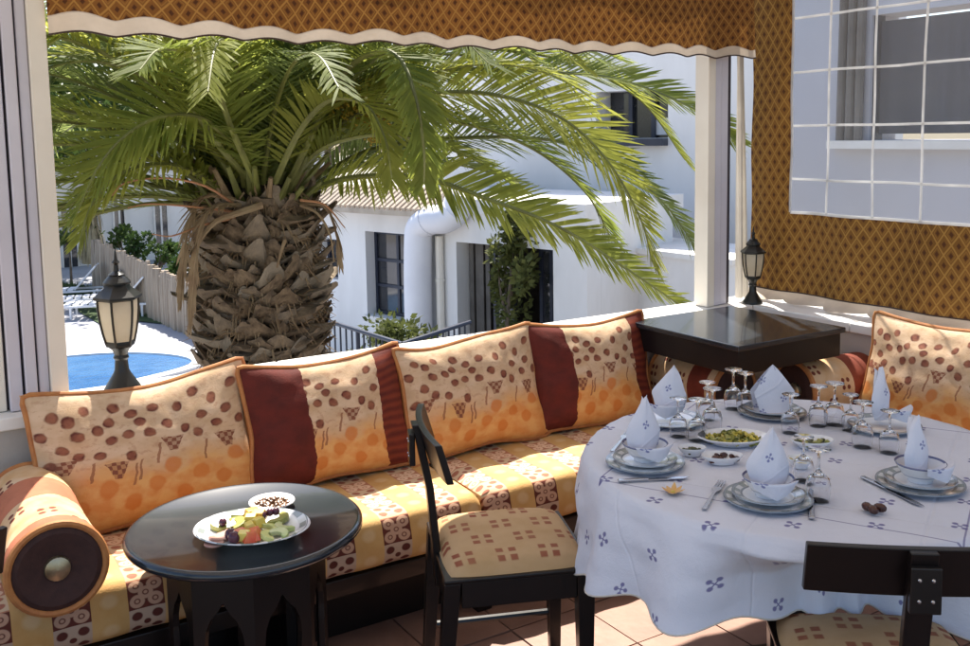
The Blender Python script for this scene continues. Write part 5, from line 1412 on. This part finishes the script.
for i, (px, py, k, lb) in enumerate(((733, 408, 1., 'left one of the glass pair before the maroon bolster'), (745, 410, .95, 'right one of the glass pair before the maroon bolster'), (834, 424, 1., 'upturned glass in front of the right bolster'), (818, 425, .95, 'upturned glass just right of the tent napkin'),
        (862, 446, 1.0, 'upturned glass left of the back right napkin'), (889, 452, .92, 'upturned glass between the two right napkins'), (697, 440, .95, 'upturned glass right of the left bowl'), (712, 430, 1., 'upturned glass behind the salad dish at the left'),
        (818, 500, 1.0, 'upturned glass right of the centre bowl'), (803, 480, .9, 'upturned glass behind the centre bowl'), (678, 436, .9, 'upturned glass at the back left behind the left bowl'),
        (707, 418, .9, 'upturned glass between the back left napkin and the glass pair'), (790, 432, .9, 'upturned glass right behind the salad dish'), (850, 430, .85, 'upturned glass in the cluster left of the back right napkin'))):
    glass(T_(px, py), lb, k)
def along(x0, y0, x1, y1): a, b = T_(x0, y0), T_(x1, y1); return a, math.atan2((b - a).y, (b - a).x), (b - a).length
for i, (c_, kind, lb) in enumerate((((618, 482, 690, 478), knife, 'steel knife lying in front of the left plate'), ((704, 510, 722, 482), fork, 'steel fork just left of the centre plate'), ((862, 478, 925, 508), knife, 'steel knife slanting left of the right plate'), ((612, 452, 630, 432), fork, 'steel fork at the far left rim of the table'), ((812, 520, 808, 478), knife, 'steel knife close to the right of the centre plate'))):
    a, rz, L = along(*c_); kind(a, rz, lb, max(.17, min(.22, L)))
# shared dishes
def food_dish(px, py, rx, ry, label, mats, n, lname, llabel, lcat, seed, lift=.02, name='serving_dish'):
    p = T_(px, py); t = thing(name, (*p, TT), label, 'dish', rz=-yaw)
    MB().lathe([(a, z) for a, z in ((.55, 0), (.60, 0), (.63, .005), (.86, .013), (1.0, .022), (.985, .0245), (.84, .016), (.6, .008), (0, .007))], 44, caps=False, sx=rx, sy=ry).build('dish', 'porcelain', t, angle=60)
    rr = random.Random(seed); root = thing(lname, (*p, TT), llabel, lcat, rz=-yaw)
    for mt in mats:
        mb = MB()
        for i in range(n):
            a = rr.random() * 2 * PI; q = rr.random() ** .5 * .74; h = .012 + lift * (1 - q) * rr.random(); s_ = rr.uniform(.010, .020)
            m_ = Matrix.Translation((q * rx * math.cos(a), q * ry * math.sin(a), h)) @ Matrix.Rotation(rr.uniform(0, 6), 4, 'Z') @ Matrix.Rotation(rr.uniform(-.7, .7), 4, 'X')
            if lname == 'salad': mb.grid(lambda u, v: m_ @ Vector(((u - .5) * s_ * 2, (v - .5) * s_ * 1.3 * (1 - abs(2 * u - 1) ** 2 * .8), .004 * math.sin(u * 8) + .003 * math.cos(v * 9))), 5, 3)
            else: mb.lathe([(0, -s_ * .8)] + [(s_ * .45 * math.sin(w_), -s_ * .8 * math.cos(w_)) for w_ in (.6, 1.2, 1.9, 2.5)] + [(0, s_ * .8)], 8, mat=m_ @ Matrix.Rotation(PI / 2, 4, 'X'), caps=False)
        mb.build('piece_heap', mt, root, kind='stuff')
food_dish(733, 443, .105, .072, 'oval dish of green salad in the middle of the dining table', ('lettuce', 'lemon'), 34, 'salad', 'green and yellow salad heaped on the middle dish', 'salad', 3)
food_dish(722, 463, .058, .036, 'little dish of dark dates in front of the salad', ('date',), 9, 'dates', 'dark glossy dates in the little dish', 'dates', 5, .01, 'small_dish')
food_dish(812, 447, .062, .045, 'small dish of green olives right of the tent napkin', ('olive', 'lettuce'), 12, 'olives', 'green olives in the small right dish', 'olives', 6, .01, 'small_dish')
food_dish(692, 455, .040, .030, 'tiny dish of olives right of the left bowl', ('olive',), 7, 'olives', 'dark olives in the tiny left dish', 'olives', 7, .01, 'small_dish')
food_dish(800, 466, .034, .030, 'tiny dish holding lemon behind the centre bowl', ('lemon',), 5, 'lemon_pieces', 'yellow lemon pieces in the tiny dish', 'lemon', 8, .01, 'small_dish')
rr = random.Random(2)
for i, (px, py) in enumerate(((867, 511), (873, 514), (880, 512))):
    p = T_(px, py); mb = MB(); s_ = .011
    mb.lathe([(0, -s_ * 1.5)] + [(s_ * math.sin(w_), -s_ * 1.5 * math.cos(w_)) for w_ in (.5, 1., 1.6, 2.1, 2.6)] + [(0, s_ * 1.5)], 12, mat=Matrix.Rotation(rr.uniform(0, 3), 4, 'Z') @ Matrix.Rotation(PI / 2, 4, 'X'), caps=False)
    o = mb.build('date', 'date'); o.location = (p.x, p.y, TT + s_ * .98); tag(o, ['leftmost dark date lying loose on the cloth', 'middle dark date lying loose on the cloth', 'rightmost dark date lying loose on the cloth'][i], 'date', 'loose dates on the cloth')
p = T_(673, 493); fl_ = thing('flower_head', (*p, TT), 'pale orange flower head lying on the cloth before the left plate', 'flower')
for k in range(9):
    a = 2 * PI * k / 9
    MB().grid(lambda u, v, a=a: ((.004 + .026 * u) * math.cos(a) - (v - .5) * .014 * math.sin(u * PI * .85 + .3) * math.sin(a), (.004 + .026 * u) * math.sin(a) + (v - .5) * .014 * math.sin(u * PI * .85 + .3) * math.cos(a), .003 + .010 * u * u * (1 + .5 * math.sin(k * 2))), 5, 3).build('petal', 'petal', fl_, angle=180)
MB().lathe([(.006, .0), (.006, .005), (0, .008)], 10, caps=True).build('flower_centre', 'lemon', fl_)
bpy.context.view_layer.update()
